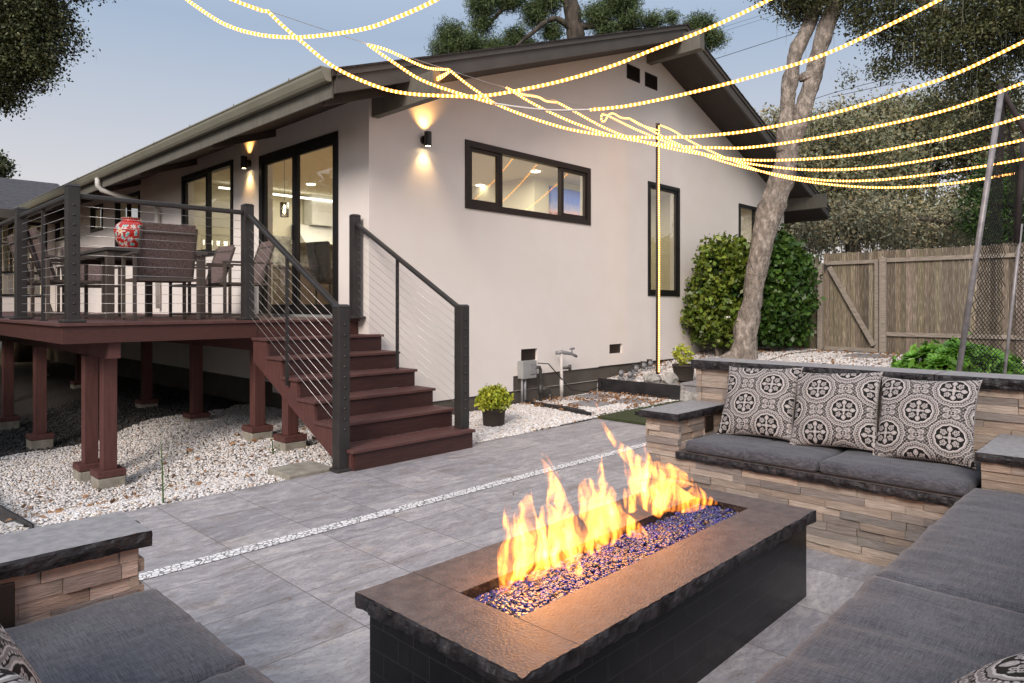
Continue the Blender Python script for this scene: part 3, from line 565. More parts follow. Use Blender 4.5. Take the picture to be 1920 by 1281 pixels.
def gutter(x0, y0, y1, z1, s, parent):
    pf = [(0,0),(.015,-.125),(.07,-.125),(.09,-.10),(.115,-.045),(.118,-.02),(.128,-.012),(.128,0),(.118,0),(.112,-.02),(.085,-.095),(.067,-.117),(.022,-.117),(.008,0)]
    b = B(); n = len(pf); v = [(x0+s*p, y0, z1+q) for p, q in pf]+[(x0+s*p, y1, z1+q) for p, q in pf]
    b.add(v, [(i,(i+1)%n,n+(i+1)%n,n+i) for i in range(n)])
    b.add([(x0+s*p, y0-.002, z1+q) for p, q in pf[:8]], [tuple(range(8))]); return b.build('gutter', M['gutter'], parent)
gt = gutter(xe-.023, 5.70, 26.4, rz(xe)+.215, -1, H)
b = B()
for k in range(16): y = 6.3+k*1.25; b.box(xe-.151, xe-.147, y-.008, y+.008, rz(xe)+.195, rz(xe)+.235)
b.build('gutter_strap', M['gutter'], gt)
b = B(); b.box(4.362,4.452,5.30,YW,3.43,3.70); b.build('outrigger_beam', M['beamcol'], H, bevel=.003)
b = B(); b.box(9.85,9.99,5.38,YW,5.42,5.735); b.build('ridge_beam', M['beamcol'], H, bevel=.003)
b = B(); b.box(15.33,15.43,5.40,YW,3.47,3.77); b.build('outrigger_beam', M['beamcol'], H, bevel=.003)
for k in range(8):
    y = 5.9+k*2.6; b = B(); b.add([(xe+.02,y,rz(xe+.02)-.09),(XW-.001,y,rz(XW)-.09),(XW-.001,y+.045,rz(XW)-.09),(xe+.02,y+.045,rz(xe+.02)-.09),(xe+.02,y,rz(xe+.02)),(XW-.001,y,rz(XW)),(XW-.001,y+.045,rz(XW)),(xe+.02,y+.045,rz(xe+.02))], [(0,3,2,1),(0,1,5,4),(1,2,6,5),(2,3,7,6),(3,0,4,7)]); b.build('rafter_tail', M['soffit'], H)
for (x0,x1,z0,z1) in ((9.27,9.64,5.035,5.27),(9.80,10.17,5.03,5.265)):
    b = B(); b.box(x0,x1,YW-.012,YW-.001,z0,z0+.02); b.box(x0,x1,YW-.012,YW-.001,z1-.02,z1); b.box(x0,x0+.02,YW-.011,YW-.001,z0+.02,z1-.02); b.box(x1-.02,x1,YW-.011,YW-.001,z0+.02,z1-.02)
    for k in range(6): z = z0+.03+k*(z1-z0-.05)/6; b.add([(x0+.02,YW-.010,z),(x1-.02,YW-.010,z),(x1-.02,YW-.002,z+.03),(x0+.02,YW-.002,z+.03)], [(0,1,2,3)])
    b.box(x0+.01,x1-.01,YW-.0015,YW-.0005,z0+.01,z1-.01)
    b.build('gable_vent', M['bronzeframe'], H, fixn=False)
def window(ax, pl, h, divs, fm, gm, fw=.06, dep=.07, sashes=(), name='window', sill=0):
    """frame with mullions, sash rims and a pane in the opening"""
    u0,u1,z0,z1 = h; b = B()
    def bx(a0,a1,c0,c1,d0,d1): b.box(a0,a1,pl+d0,pl+d1,c0,c1) if ax == 'y' else b.box(pl+d0,pl+d1,a0,a1,c0,c1)
    bx(u0-.012,u1+.012,z1-fw,z1+.012,-.018,dep); bx(u0-.012,u1+.012,z0-.012,z0+fw,-.018,dep)
    bx(u0-.012,u0+fw,z0+fw,z1-fw,-.018,dep); bx(u1-fw,u1+.012,z0+fw,z1-fw,-.018,dep)
    for d, wd in divs: bx(d-wd/2,d+wd/2,z0+fw,z1-fw,-.004,dep-.005)
    for a0, a1 in sashes:
        s = .045
        bx(a0,a1,z0+fw,z0+fw+s,.003,.045); bx(a0,a1,z1-fw-s,z1-fw,.003,.045); bx(a0,a0+s,z0+fw+s,z1-fw-s,.003,.045); bx(a1-s,a1,z0+fw+s,z1-fw-s,.003,.045)
    f = b.build(name, fm, H, bevel=.003); b = B()
    q = [(u0+fw*.5,z0+fw*.5),(u1-fw*.5,z0+fw*.5),(u1-fw*.5,z1-fw*.5),(u0+fw*.5,z1-fw*.5)]
    b.add([(u,pl+.03,z) if ax == 'y' else (pl+.03,u,z) for u,z in q], [(0,1,2,3) if ax == 'y' else (3,2,1,0)]); b.build('pane', gm, f, fixn=False); return f
window('y', YW, W1, [(6.39,.05),(7.63,.03)], M['bronzeframe'], M['glass'], .07, sashes=[(5.83,6.37),(7.64,8.22)])
window('y', YW, W2, [], M['blackframe'], M['glass'], .05, sashes=[(9.95,10.85)])
window('y', YW, W3, [(14.0,.04)], M['blackframe'], M['glass'], .06)
dr = window('x', XW, DR, [(8.02,.07)], M['blackframe'], M['glass'], .08, sashes=[(8.04,8.87),(7.08,8.0)], name='sliding_door')
b = B(); b.box(XW-.035,XW-.02,8.00,8.03,2.18,2.36); b.box(XW-.02,XW-.004,8.0,8.03,2.18,2.2); b.box(XW-.02,XW-.004,8.0,8.03,2.34,2.36); b.build('handle', M['blackframe'], dr)
window('x', XW, DW, [(10.72,.05)], M['blackframe'], M['glassmirror'], .06, sashes=[(10.74,11.64)])
window('x', XW, D2, [(14.45,.05)], M['blackframe'], M['glass'], .06)
window('x', XW, D3, [], M['blackframe'], M['glass'], .06); window('x', XW, D4, [], M['blackframe'], M['glass'], .06)
b = B(); b.box(XW-.07,XW-.019,6.95,9.0,1.206,1.24); b.build('door_sill', M['greybox'], H)
# downspout
b = B(); xg = xe-.09
b.tube([(xg,12.85,rz(xe)+.1),(xg,12.85,rz(xe)-.02),(xg+.05,12.84,rz(xe)-.09),(XW-.12,12.68,rz(xe)-.30),(XW-.07,12.66,rz(xe)-.38),(XW-.05,12.66,1.3)], .04, 10); b.build('downspout', M['white'], H, True)
# interior of the house: rooms seen through the windows
IX0, IY0, FZ, CZ = XW+.18, YW+.18, 1.22, 3.62
b = B(); b.add([(IX0,IY0,FZ),(15.3,IY0,FZ),(15.3,17.5,FZ),(IX0,17.5,FZ)], [(0,1,2,3)]); b.build('interior_floor', M['wood_floor'], H, fixn=False)
b = B(); b.add([(IX0,IY0,CZ),(IX0,17.5,CZ),(15.3,17.5,CZ),(15.3,IY0,CZ)], [(0,1,2,3)]); b.build('interior_ceiling', M['ceilin'], H, fixn=False)
b = B(); b.box(8.95,12.5,8.1,8.2,FZ,CZ); b.box(8.95,9.05,8.2,12.9,FZ,CZ); b.box(IX0,15.3,13.0,13.1,FZ,CZ); b.box(12.4,12.5,IY0,8.1,FZ,CZ); b.box(12.55,15.3,9.2,9.3,FZ,CZ); b.build('interior_wall', M['creamwall'], H)
b = B(); b.box(8.0,8.9,10.2,10.6,FZ,CZ-.003); b.build('stone_column', M['stonewall'], H)
b = B(); b.box(5.9,8.93,12.94,12.99,2.12,2.75); b.build('stone_backsplash', M['stonewall'], H)
b = B(); b.box(5.6,8.93,12.35,12.93,FZ,2.08); b.box(5.55,8.93,12.3,12.93,2.083,2.12); b.build('kitchen_counter', M['cabinet'], H)
b = B(); b.extr([(6.9,12.35,2.60),(6.9,12.93,2.60),(6.9,12.93,3.0),(6.9,12.75,3.0)], (0,0,0), (1.1,0,0)); b.box(7.2,7.7,12.6,12.93,3.003,CZ); b.build('range_hood', M['white'], H)
b = B(); b.box(10.2,10.45,8.06,8.098,FZ,3.3); b.box(11.2,11.45,8.06,8.098,FZ,3.3); b.box(10.45,11.2,8.06,8.098,3.15,3.3); b.box(10.45,11.2,8.08,8.098,FZ,3.15); b.build('interior_door', M['cabinet'], H)
M['warm_lamp'] = emis('ceiling_lamp_glow', (1,.86,.62), 14)
for c, lb in (((8.87,9.4),'round recessed ceiling light in the left pane of the wide window'),((8.6,7.75),'round recessed ceiling light in the middle pane of the wide window'),((10.5,7.2),'round recessed ceiling light behind the tall narrow window'),((6.2,9.0),'round recessed ceiling light near the glass door'),((6.6,11.6),'round recessed ceiling light above the kitchen counter')):
    b = B(); b.lathe([(.001,-.012),(.075,-.012),(.075,-.002),(.001,-.002)], (*c, CZ), 20); tg(b.build('recessed_light', M['warm_lamp']), lb, 'ceiling light', 'recessed ceiling lights in the house')
def area(name, loc, sx_, sy_, e, col=(1,.90,.72)):
    l = bpy.data.lights.new(name, 'AREA'); l.shape = 'RECTANGLE'; l.size = sx_; l.size_y = sy_; l.energy = e; l.color = col
    o = bpy.data.objects.new(name, l); COL.objects.link(o); o.location = loc; return o
area('kitchen_ceiling_lamp', (6.6,10.2,3.55), 2.2, 4, 125); area('hall_ceiling_lamp', (10.5,7.3,3.55), 2.2, .9, 22); area('living_room_lamp', (7.6,7.6,3.55), 2, 1, 38); area('bedroom_lamp', (13.8,7.6,3.55), 1.5, 1.5, 22); area('back_room_lamp', (7,15.2,3.55), 3, 2, 40)
M['cove'] = emis('cove_light_glow', (1,.93,.78), 3.2)
b = B(); b.box(5.3,8.9,12.55,12.62,3.50,3.53); tg(b.build('cove_light', M['cove']), 'long thin light strip glowing above the kitchen', 'strip light')
# painting
def paintmat():
    m, n, p = newmat('landscape_print'); N = n.nodes; t = N.new('ShaderNodeTexCoord'); s = N.new('ShaderNodeSeparateXYZ'); L(n, t.outputs['Object'], s.inputs[0])
    ns = N.new('ShaderNodeTexNoise'); ns.inputs['Scale'].default_value = 9; L(n, t.outputs['Object'], ns.inputs[0])
    a = N.new('ShaderNodeMath'); a.operation = 'MULTIPLY_ADD'; a.inputs[1].default_value = .22; L(n, ns.outputs['Fac'], a.inputs[0]); L(n, s.outputs[2], a.inputs[2])
    mr = N.new('ShaderNodeMapRange'); mr.inputs['From Min'].default_value = .05; mr.inputs['From Max'].default_value = .80; L(n, a.outputs[0], mr.inputs[0])
    r = N.new('ShaderNodeValToRGB'); e = r.color_ramp.elements; e[0].position = .1; e[0].color = (.10,.03,.02,1); e[1].position = 1; e[1].color = (.01,.06,.42,1)
    for q, c in ((.25,(.30,.10,.06,1)),(.33,(.62,.36,.36,1)),(.45,(.30,.32,.52,1)),(.7,(.02,.10,.50,1))): x = e.new(q); x.color = c
    L(n, mr.outputs[0], r.inputs[0]); L(n, r.outputs[0], p.inputs['Base Color']); p.inputs['Roughness'].default_value = .4; return m
pt = thing('painting', 'blue sky landscape picture on the cream wall behind the wide window', 'picture', (9.35,8.06,2.85))
b = B(); b.box(9.35,10.28,8.06,8.097,2.90,3.50); b.build('canvas', paintmat(), pt)
# pendant, chair, vases inside
pn = thing('pendant_lamp', 'clear glass pendant lamp with glowing bulb inside the glass door', 'lamp', (5.1,9.75,2.6))
b = B(); b.lathe([(.05,0),(.05,.03),(.004,.035),(.004,.035)], (5.1,9.75,3.585), 14); b.build('canopy', M['greybox'], pn)
b = B(); b.tube([(5.1,9.75,3.58),(5.1,9.75,2.95)], .004, 5); b.build('cord', M['lampblack'], pn)
b = B(); b.lathe([(.065,0),(.065,.22),(.06,.22),(.06,.0)], (5.1,9.75,2.70), 18); b.build('glass_shade', M['glass'], pn, True)
b = B(); b.lathe([(.001,0),(.02,.02),(.022,.1),(.012,.13),(.001,.14)], (5.1,9.75,2.75), 12); b.build('bulb', emis('bulb_glow', (1,.80,.45), 12), pn, True)
ch = thing('dining_chair', 'charcoal upholstered dining chair just inside the sliding glass door', 'chair', (4.95,8.1,FZ))
b = B(); b.extr([(4.75,7.9,FZ+.42),(5.2,7.9,FZ+.42),(5.2,8.35,FZ+.42),(4.75,8.35,FZ+.42)], (0,0,0), (0,0,.10)); b.build('seat', M['chairfabric'], ch, bevel=.03)
b = B(); b.extr([(4.78,7.86,FZ+.45),(4.72,7.80,FZ+.96),(4.74,8.38,FZ+.98),(4.80,8.36,FZ+.45)], (0,0,0), (-.06,0,0)); b.build('backrest', M['chairfabric'], ch, bevel=.03)
for x, y in ((4.8,7.95),(5.15,7.95),(4.8,8.3),(5.15,8.3)): b = B(); b.tube([(x,y,FZ),(x,y,FZ+.42)], .015, 6); b.build('leg', M['lampblack'], ch)
# ---------------------------------------------------------------- neighbouring wing at the far left
NW = thing('neighbour_house', 'low house wing with grey shingle roof and lit glass doors at the far left', 'house', (1.5,19.5,0))
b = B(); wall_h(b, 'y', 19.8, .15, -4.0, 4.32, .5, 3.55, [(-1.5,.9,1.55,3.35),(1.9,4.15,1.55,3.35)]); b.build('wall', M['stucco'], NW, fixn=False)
for x0, x1 in ((-1.5,.9),(1.9,4.15)):
    b = B()
    for a0,a1,z0,z1 in ((x0,x1,3.28,3.35),(x0,x1,1.55,1.62),(x0,x0+.06,1.62,3.28),(x1-.06,x1,1.62,3.28),((x0+x1)/2-.04,(x0+x1)/2+.04,1.62,3.28),(x0,x1,2.10,2.16)): b.box(a0,a1,19.79,19.84,z0,z1)
    f = b.build('window', M['blackframe'], NW); b = B(); b.add([(x0,19.83,1.6),(x1,19.83,1.6),(x1,19.83,3.3),(x0,19.83,3.3)], [(0,1,2,3)]); b.build('pane', M['glass'], f, fixn=False)
b = B(); b.box(-4,4.3,23,23.1,.5,3.5); b.build('interior_wall', M['creamwall'], NW)
b = B()
for k in range(26): x = -1.5+k*.22; b.box(x, x+.10, 20.25+.03*(k%2), 20.3+.03*(k%2), 1.3, 3.3)
b.build('curtain', mat('cream_curtain', (.55,.47,.32), rough=.9), NW)
b = B(); b.extr([(-5,18.9,3.50),(-5,22.2,4.72),(-5,25.5,3.5)], (0,0,0), (9.9,0,0)); r2 = b.build('roof', M['shingle_far'], NW)
b = B(); b.box(-5,4.3,18.86,18.895,3.32,3.52); b.build('eave_fascia', M['trim'], r2)
b = B(); b.add([(-5,18.9,3.35),(4.3,18.9,3.35),(4.3,19.8,3.35),(-5,19.8,3.35)], [(0,1,2,3)]); b.build('soffit', M['trim'], r2, fixn=False)
area('neighbour_room_lamp', (1.2,21.5,3.3), 5, 1.5, 120, (1,.85,.6))
b = B(); b.lathe([(.09,0),(.09,.5),(.16,.5),(.16,.62),(.02,.68)], (3.0,22.1,4.5), 14); b.build('roof_vent', M['gutter'], NW)
# ---------------------------------------------------------------- wall lamps
def sconce(loc, ax, lb, wide=0):
    t = thing('wall_lamp', lb, 'wall lamp', loc, 'black up-down wall lamps'); x, y, z = loc; dx, dy = (0,-1) if ax == 'y' else (-1,0)
    c = (x+dx*.085, y+dy*.085, z-.085)
    b = B(); b.lathe([(.001,.012),(.034,.012),(.037,.0),(.043,0),(.043,.17),(.037,.17),(.034,.158),(.001,.158)], c, 20); b.build('shade', M['lampblack'], t, bevel=0)
    b = B(); b.tube([(x,y,z),(x+dx*.03,y+dy*.03,z)], .05, 18); b.tube([(x+dx*.03,y+dy*.03,z),(x+dx*.05,y+dy*.05,z)], .018, 10); b.build('wall_plate', M['lampblack'], t)
    b = B(); b.lathe([(.001,.008),(.033,.008),(.033,.011),(.001,.011)], c, 16); b.build('bulb', emis('lamp_bulb_glow', (1,.78,.42), 25), t)
    for s in (-1, 1):
        l = bpy.data.lights.new('wall_lamp_spot', 'SPOT'); l.energy = (10+wide) if s > 0 else 8; l.spot_size = R(92+(10 if wide and s > 0 else 0)); l.spot_blend = 1; l.shadow_soft_size = .03; l.color = (1,.50,.14) if s > 0 else (1,.62,.26)
        o = bpy.data.objects.new('wall_lamp_spot', l); COL.objects.link(o); o.location = (c[0]-x, c[1]-y, c[2]-z+(.18 if s > 0 else -.01)); o.parent = t
        o.rotation_euler = Vector((dx*-.20, dy*-.20, s)).to_track_quat('-Z','Y').to_euler()
sconce((5.09,YW,3.30), 'y', 'black cylinder wall lamp glowing on the side wall beside the wide window', 5)
sconce((XW,9.26,3.33), 'x', 'black cylinder wall lamp glowing beside the sliding glass door')
# meter box, pipes
t = thing('junction_box', 'grey electrical box with conduits fixed low on the house wall', 'electrical box', (6.85,YW,.1))
b = B(); b.box(6.70,6.98,YW-.10,YW-.002,.36,.60); b.build('housing', M['greybox'], t, bevel=.008)
b = B(); b.box(6.84,6.95,YW-.115,YW-.101,.42,.56); b.build('cover', M['capgrey'], t, bevel=.004)
for x in (6.74,6.80): b = B(); b.tube([(x,YW-.05,.0),(x,YW-.05,.36)], .018, 8); b.build('conduit', M['galv'], t, True)
b = B(); b.tube([(7.0,YW-.1,.56),(7.2,YW-.12,.54),(7.6,YW-.2,.15),(7.9,YW-.25,.10),(8.3,YW-.2,.14),(8.44,YW-.1,.22)], .008, 6); b.build('cable', M['plastic_black'], t, True)
t = thing('gas_pipe', 'short galvanised pipe with elbows rising from the gravel by the box', 'pipe', (7.05,YW-.1,0))
b = B(); b.tube([(6.98,YW-.08,.50),(7.06,YW-.08,.50),(7.08,YW-.08,.46),(7.08,YW-.08,.0)], .022, 10); b.tube([(7.08,YW-.08,.19),(7.24,YW-.1,.19),(7.26,YW-.1,.16),(7.26,YW-.1,.0)], .02, 10)
b.tube([(7.08,YW-.08,.12),(7.08,YW-.08,.26)], .032, 10); b.tube([(7.26,YW-.1,.05),(7.26,YW-.1,.12)], .03, 10); b.build('pipe_run', M['iron'], t, True)
t = thing('garden_tap', 'white standpipe with brass garden tap in front of the wall', 'tap', (7.45,YW-.15,0))
b = B(); b.tube([(7.45,YW-.15,.0),(7.45,YW-.15,.68)], .022, 10); b.tube([(7.45,YW-.15,.10),(7.45,YW-.15,.30)], .027, 10); b.build('standpipe', M['pvc'], t, True)
b = B(); b.tube([(7.38,YW-.1,.68),(7.45,YW-.15,.69),(7.62,YW-.2,.66),(7.70,YW-.22,.62)], [.026,.03,.022,.02], 10); b.tube([(7.62,YW-.2,.66),(7.62,YW-.2,.73)], .01, 8); b.tube([(7.58,YW-.2,.735),(7.67,YW-.2,.735)], .014, 8); b.build('tap_head', M['galv'], t, True)
b = B(); b.tube([(7.45,YW-.19,.47),(7.56,YW-.22,.47)], .02, 8); b.tube([(7.55,YW-.22,.43),(7.55,YW-.22,.51)], .022, 8); b.build('valve', M['iron'], t, True)
# ================================================================ deck
DZ = 1.205
D = thing('deck', 'raised red brown timber deck on posts along the front of the house', 'deck', (1.5,6.56,0))
b = B(); rr = random.Random(5)
y = 6.545; 
while y < 19.7:
    b.box(1.45, 4.325, y, y+.137, DZ-.028, DZ); y += .143
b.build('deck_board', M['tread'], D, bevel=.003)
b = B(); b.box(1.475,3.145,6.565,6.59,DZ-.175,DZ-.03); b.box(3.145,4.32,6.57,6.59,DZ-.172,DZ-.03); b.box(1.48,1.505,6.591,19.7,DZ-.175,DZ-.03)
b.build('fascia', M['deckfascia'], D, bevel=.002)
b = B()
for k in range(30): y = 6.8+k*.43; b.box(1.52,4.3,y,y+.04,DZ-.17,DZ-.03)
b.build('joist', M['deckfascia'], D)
for x in (1.88, 3.25): b = B(); b.box(x-.05,x+.05,6.62,19.5,DZ-.315,DZ-.178); b.build('beam', M['deckpost'], D)
def dpost(x, y, z0, foot=True, w_=.057, zt=None):
    b = B(); b.box(x-w_,x+w_,y-w_,y+w_,z0+.16,zt or DZ-.318); b.build('post', M['deckpost'], D, bevel=.004)
    b = B(); b.box(x-.112,x+.112,y-.112,y+.112,z0-.12,z0+.10); b.build('footing', M['concrete'], D, bevel=.01)
    if foot: b = B(); b.box(x-.115,x+.115,y-.115,y+.115,z0+.103,z0+.160); b.build('plinth', M['deckpost'], D, bevel=.004)
    else: b = B(); b.box(x-w_,x+w_,y-w_,y+w_,z0+.10,z0+.159); b.build('plinth', M['deckpost'], D)
for x, y, z0 in ((1.90,6.86,-.27),(1.86,7.27,-.27),(1.88,9.31,-.27),(1.88,11.07,-.27),(1.88,13.4,-.27),(1.88,16,-.27)): dpost(x, y, z0)
for x, y in ((3.25,8.36),(3.25,10.05),(3.25,13.3),(3.25,16)): dpost(x, y, -.08)
dpost(3.25,6.78,-.04); dpost(3.24,6.08,-.04,zt=.62)
# stairs
S = thing('deck_stairs', 'seven riser red brown timber stairs from the patio to the deck', 'stairs', (3.8,5.7,0))
RI, GO = .172, .295
for i in range(1, 7):
    z = DZ-RI*i; y = 6.56-GO*i
    b = B(); b.box(3.08,4.44,y-.022,y+.135,z-.026,z); b.box(3.08,4.44,y+.139,y+.296,z-.026,z); b.build('tread', M['tread'], S, bevel=.003)
for i in range(0, 7):
    z = DZ-RI*i; y = 6.56-GO*i; z0 = z-RI+.001 if i < 6 else .002
    if i == 0: continue
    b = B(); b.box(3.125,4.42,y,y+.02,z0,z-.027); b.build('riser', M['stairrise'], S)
pts = [(6.56, DZ-.18)]
for i in range(1, 7): z = DZ-RI*i-.027; y = 6.56-GO*i; pts += [(y+GO, z), (y+.021, z)]
pts += [(4.812, .004), (4.98, .004), (6.56, .80)]
for x in (3.10, 4.385):
    b = B(); b.add([(x,y,z) for y,z in pts]+[(x+.03,y,z) for y,z in pts], [tuple(range(len(pts))), tuple(range(2*len(pts)-1,len(pts)-1,-1))]+[(i,(i+1)%len(pts),len(pts)+(i+1)%len(pts),len(pts)+i) for i in range(len(pts))])
    b.build('stringer', M['deckpost'], S, bevel=0)
b = B(); b.box(2.62,3.02,4.94,5.30,-.12,.03); tg(b.build('footing_slab', M['concrete'], bevel=.012), 'pale concrete footing slab beside the bottom of the stairs', 'concrete slab')
for i in range(1, 7):
    z = DZ-RI*i; y = 6.56-GO*i; b = B()
    for x in (3.16, 3.75, 4.36):
        for yy in (.03, .10, .17, .26): b.lathe([(.001,.0),(.0045,.0),(.0045,.0015),(.001,.0015)], (x, y+yy, z), 6)
    o = b.build('screw', M['galv'], S); o['kind'] = 'stuff'
# railing pieces
def rpost(par, x, y, z0, z1, w_=.048, plate=True, studs=None):
    b = B(); b.box(x-w_,x+w_,y-w_,y+w_,z0,z1-.02); p = b.build('post', M['rail'], par, bevel=.005)
    b = B(); b.add([(x-w_-.004,y-w_-.004,z1-.02),(x+w_+.004,y-w_-.004,z1-.02),(x+w_+.004,y+w_+.004,z1-.02),(x-w_-.004,y+w_+.004,z1-.02),(x-w_*.75,y-w_*.75,z1),(x+w_*.75,y-w_*.75,z1),(x+w_*.75,y+w_*.75,z1),(x-w_*.75,y+w_*.75,z1)], [(3,2,1,0),(4,5,6,7),(0,1,5,4),(1,2,6,5),(2,3,7,6),(3,0,4,7)]); b.build('cap', M['rail'], p)
    if plate: b = B(); b.box(x-.085,x+.085,y-.085,y+.085,z0,z0+.028); b.build('base_plate', M['rail'], p, bevel=.008)
    if studs:
        for z in studs: b = B(); b.tube([(x,y-w_,z),(x,y-w_-.006,z),(x,y-w_-.012,z)], [.011,.010,.003], 8); b.build('cable_end', M['rail'], p, True)
RY, RXL = 6.665, 1.575; cz = [1.285+.0825*k for k in range(12)]
A = thing('deck_railing', 'bronze metal cable railing around the raised deck', 'railing', (RXL,RY,DZ))
rpost(A, RXL, RY, DZ, 2.37, studs=cz); rpost(A, 3.09, RY, DZ, 2.365)
for y in (8.62, 10.75, 12.9, 15.0): rpost(A, RXL, y, DZ, 2.37)
b = B(); b.beam((RXL+.05,RY,2.275),(3.04,RY,2.275), .055, .042); b.build('top_rail', M['rail'], A, bevel=.010)
ypr = [RY, 8.62, 10.75, 12.9, 15.0]
for a_, c_ in zip(ypr, ypr[1:]): b = B(); b.beam((RXL,a_+.05,2.275),(RXL,c_-.05,2.275), .055, .042); b.build('top_rail', M['rail'], A, bevel=.010)
for y in (7.67, 9.68, 11.8, 13.9): b = B(); b.box(RXL-.014,RXL+.014,y-.014,y+.014,DZ,2.254); b.box(RXL-.03,RXL+.03,y-.03,y+.03,DZ,DZ+.012); b.build('baluster', M['rail'], A)
for z in cz[:-0 or None]:
    b = B(); b.tube([(RXL,RY,z),(3.09,RY,z)], .0018, 5); b.build('cable', M['steel'], A, True)
    b = B(); b.tube([(RXL,RY,z),(RXL,15,z)], .0018, 5); b.build('cable', M['steel'], A, True)
def stair_rail(nm, top, bot, z0b, z1t, z1b, n, lb, bal, zt0, zb0, balz):
    T = thing('stair_railing', lb, 'railing', (bot[0],bot[1],0), 'cable railings beside the deck stairs')
    zs = [zb0 + .0855*k for k in range(n)]
    rpost(T, bot[0], bot[1], z0b, z1b, .052, studs=zs, plate=z0b < .1)
    if top[2]: rpost(T, top[0], top[1], DZ, z1t, .046)
    P0 = Vector((top[0],top[1],z1t-.09)); P1 = Vector((bot[0],bot[1],z1b-.055)); dd = (P1-P0).normalized()
    b = B(); b.beam(P0+dd*.05, P1-dd*.05, .055, .04); b.build('handrail', M['rail'], T, bevel=.010)
    for k in range(n):
        z = zs[k]; off = z-(z1b-.055); b = B(); b.tube([P0+Vector((0,0,off-.03)), P1+Vector((0,0,off))], .0020, 5); b.build('cable', M['steel'], T, True)
    t = bal; q = P0.lerp(P1, t); b = B(); b.box(q.x-.013,q.x+.013,q.y-.013,q.y+.013,balz,q.z-.02); b.build('baluster', M['rail'], T)
stair_rail('l', (3.09,RY,False), (3.06,4.90), .0, 2.365, 1.36, 11, 'cable stair railing on the open left side of the stairs', .475, 0, .34, .62)
stair_rail('r', (4.235,6.50,True), (4.40,4.92), .173, 2.355, 1.36, 11, 'cable stair railing on the right side next to the house wall', .43, 0, .36, .69)
# ================================================================ deck furniture (built once, copied)
def deck_chair():
    t = thing('patio_chair', '', 'chair', (0,0,0), 'sling chairs round the deck table')
    for s in (-1, 1):        # chair faces +y in its own space
        x = s*.285
        b = B(); b.box(x-.016,x+.016,.24,.272,0,.63); b.build('leg', M['chairmetal'], t, bevel=.003)
        b = B(); b.box(x-.016,x+.016,-.27,-.238,0,.63); b.build('leg', M['chairmetal'], t, bevel=.003)
        b = B(); b.box(x-.022,x+.022,-.29,.29,.632,.655); b.build('armrest', M['chairmetal'], t, bevel=.003)
        b = B(); b.box(x-.012,x+.012,-.236,.238,.02,.045); b.build('runner', M['chairmetal'], t)
        b = B(); b.beam((s*.245,-.17,.40),(s*.245,-.335,.90), .026, .03); b.build('back_post', M['chairmetal'], t, bevel=.003)
    b = B(); b.box(-.268,.268,.235,.262,.38,.41); b.box(-.268,.268,-.26,-.235,.38,.41); b.box(-.268,-.24,-.234,.234,.38,.41); b.box(.24,.268,-.234,.234,.38,.41); b.build('seat_frame', M['chairmetal'], t, bevel=.002)
    b = B(); b.beam((-.24,-.319,.85),(.24,-.319,.85), .016, .022); b.build('back_bar', M['chairmetal'], t)
    b = B(); v = []; n = 9
    for i in range(n+1):
        a = -.235+.47*i/n; dz = -.02*math.sin(PI*i/n); v += [(a,-.235,.405+dz),(a,.235,.405+dz)]
    b.add(v, [(2*i,2*i+1,2*i+3,2*i+2) for i in range(n)]); o = b.build('seat', M['sling'], t, fixn=False)
    b = B(); b.extr([(-.236,-.165,.385),(.236,-.165,.385),(.236,-.345,.93),(-.236,-.345,.93)], (0,0,0), (0,.004,.001)); b.build('backrest', M['sling'], t)
    return t
c0 = deck_chair(); first = True
for x, y, rzd, lb in ((2.50,7.32,-6,'brown sling chair with its back to the camera at the near table end'),
                      (3.62,8.02,84,'brown sling chair angled at the right of the table by the glass door'),
                      (3.55,9.0,92,'brown sling chair partly hidden behind the red vase side of the table'),
                      (2.6,10.2,180,'brown sling chair at the far end of the table beside the vase'),
                      (1.98,8.55,-88,'brown sling chair left of the table behind the corner post'),
                      (1.95,9.35,-94,'brown sling chair farther back along the left deck railing')):
    c = c0 if first else copy_tree(c0); first = False
    c.location = (x, y, DZ+.002); c.rotation_euler = (0,0,R(rzd)); c['label'] = lb
T = thing('deck_table', 'dark metal dining table on the raised deck with a vase on top', 'table', (2.65,8.6,DZ))
b = B(); b.box(2.14,3.16,7.80,9.6,DZ+.71,DZ+.745); b.build('tabletop', M['tabletop'], T, bevel=.004)
b = B(); b.box(2.19,3.11,7.83,7.86,DZ+.65,DZ+.708); b.box(2.19,3.11,9.54,9.57,DZ+.65,DZ+.708); b.box(2.16,2.19,7.86,9.54,DZ+.65,DZ+.708); b.box(3.11,3.14,7.86,9.54,DZ+.65,DZ+.708); b.build('apron', M['tabletop'], T)
for x, y in ((2.19,7.86),(3.11,7.86),(2.19,9.54),(3.11,9.54)): b = B(); b.box(x-.036,x+.036,y-.036,y+.036,DZ+.002,DZ+.70); b.build('leg', M['chairmetal'], T, bevel=.003)
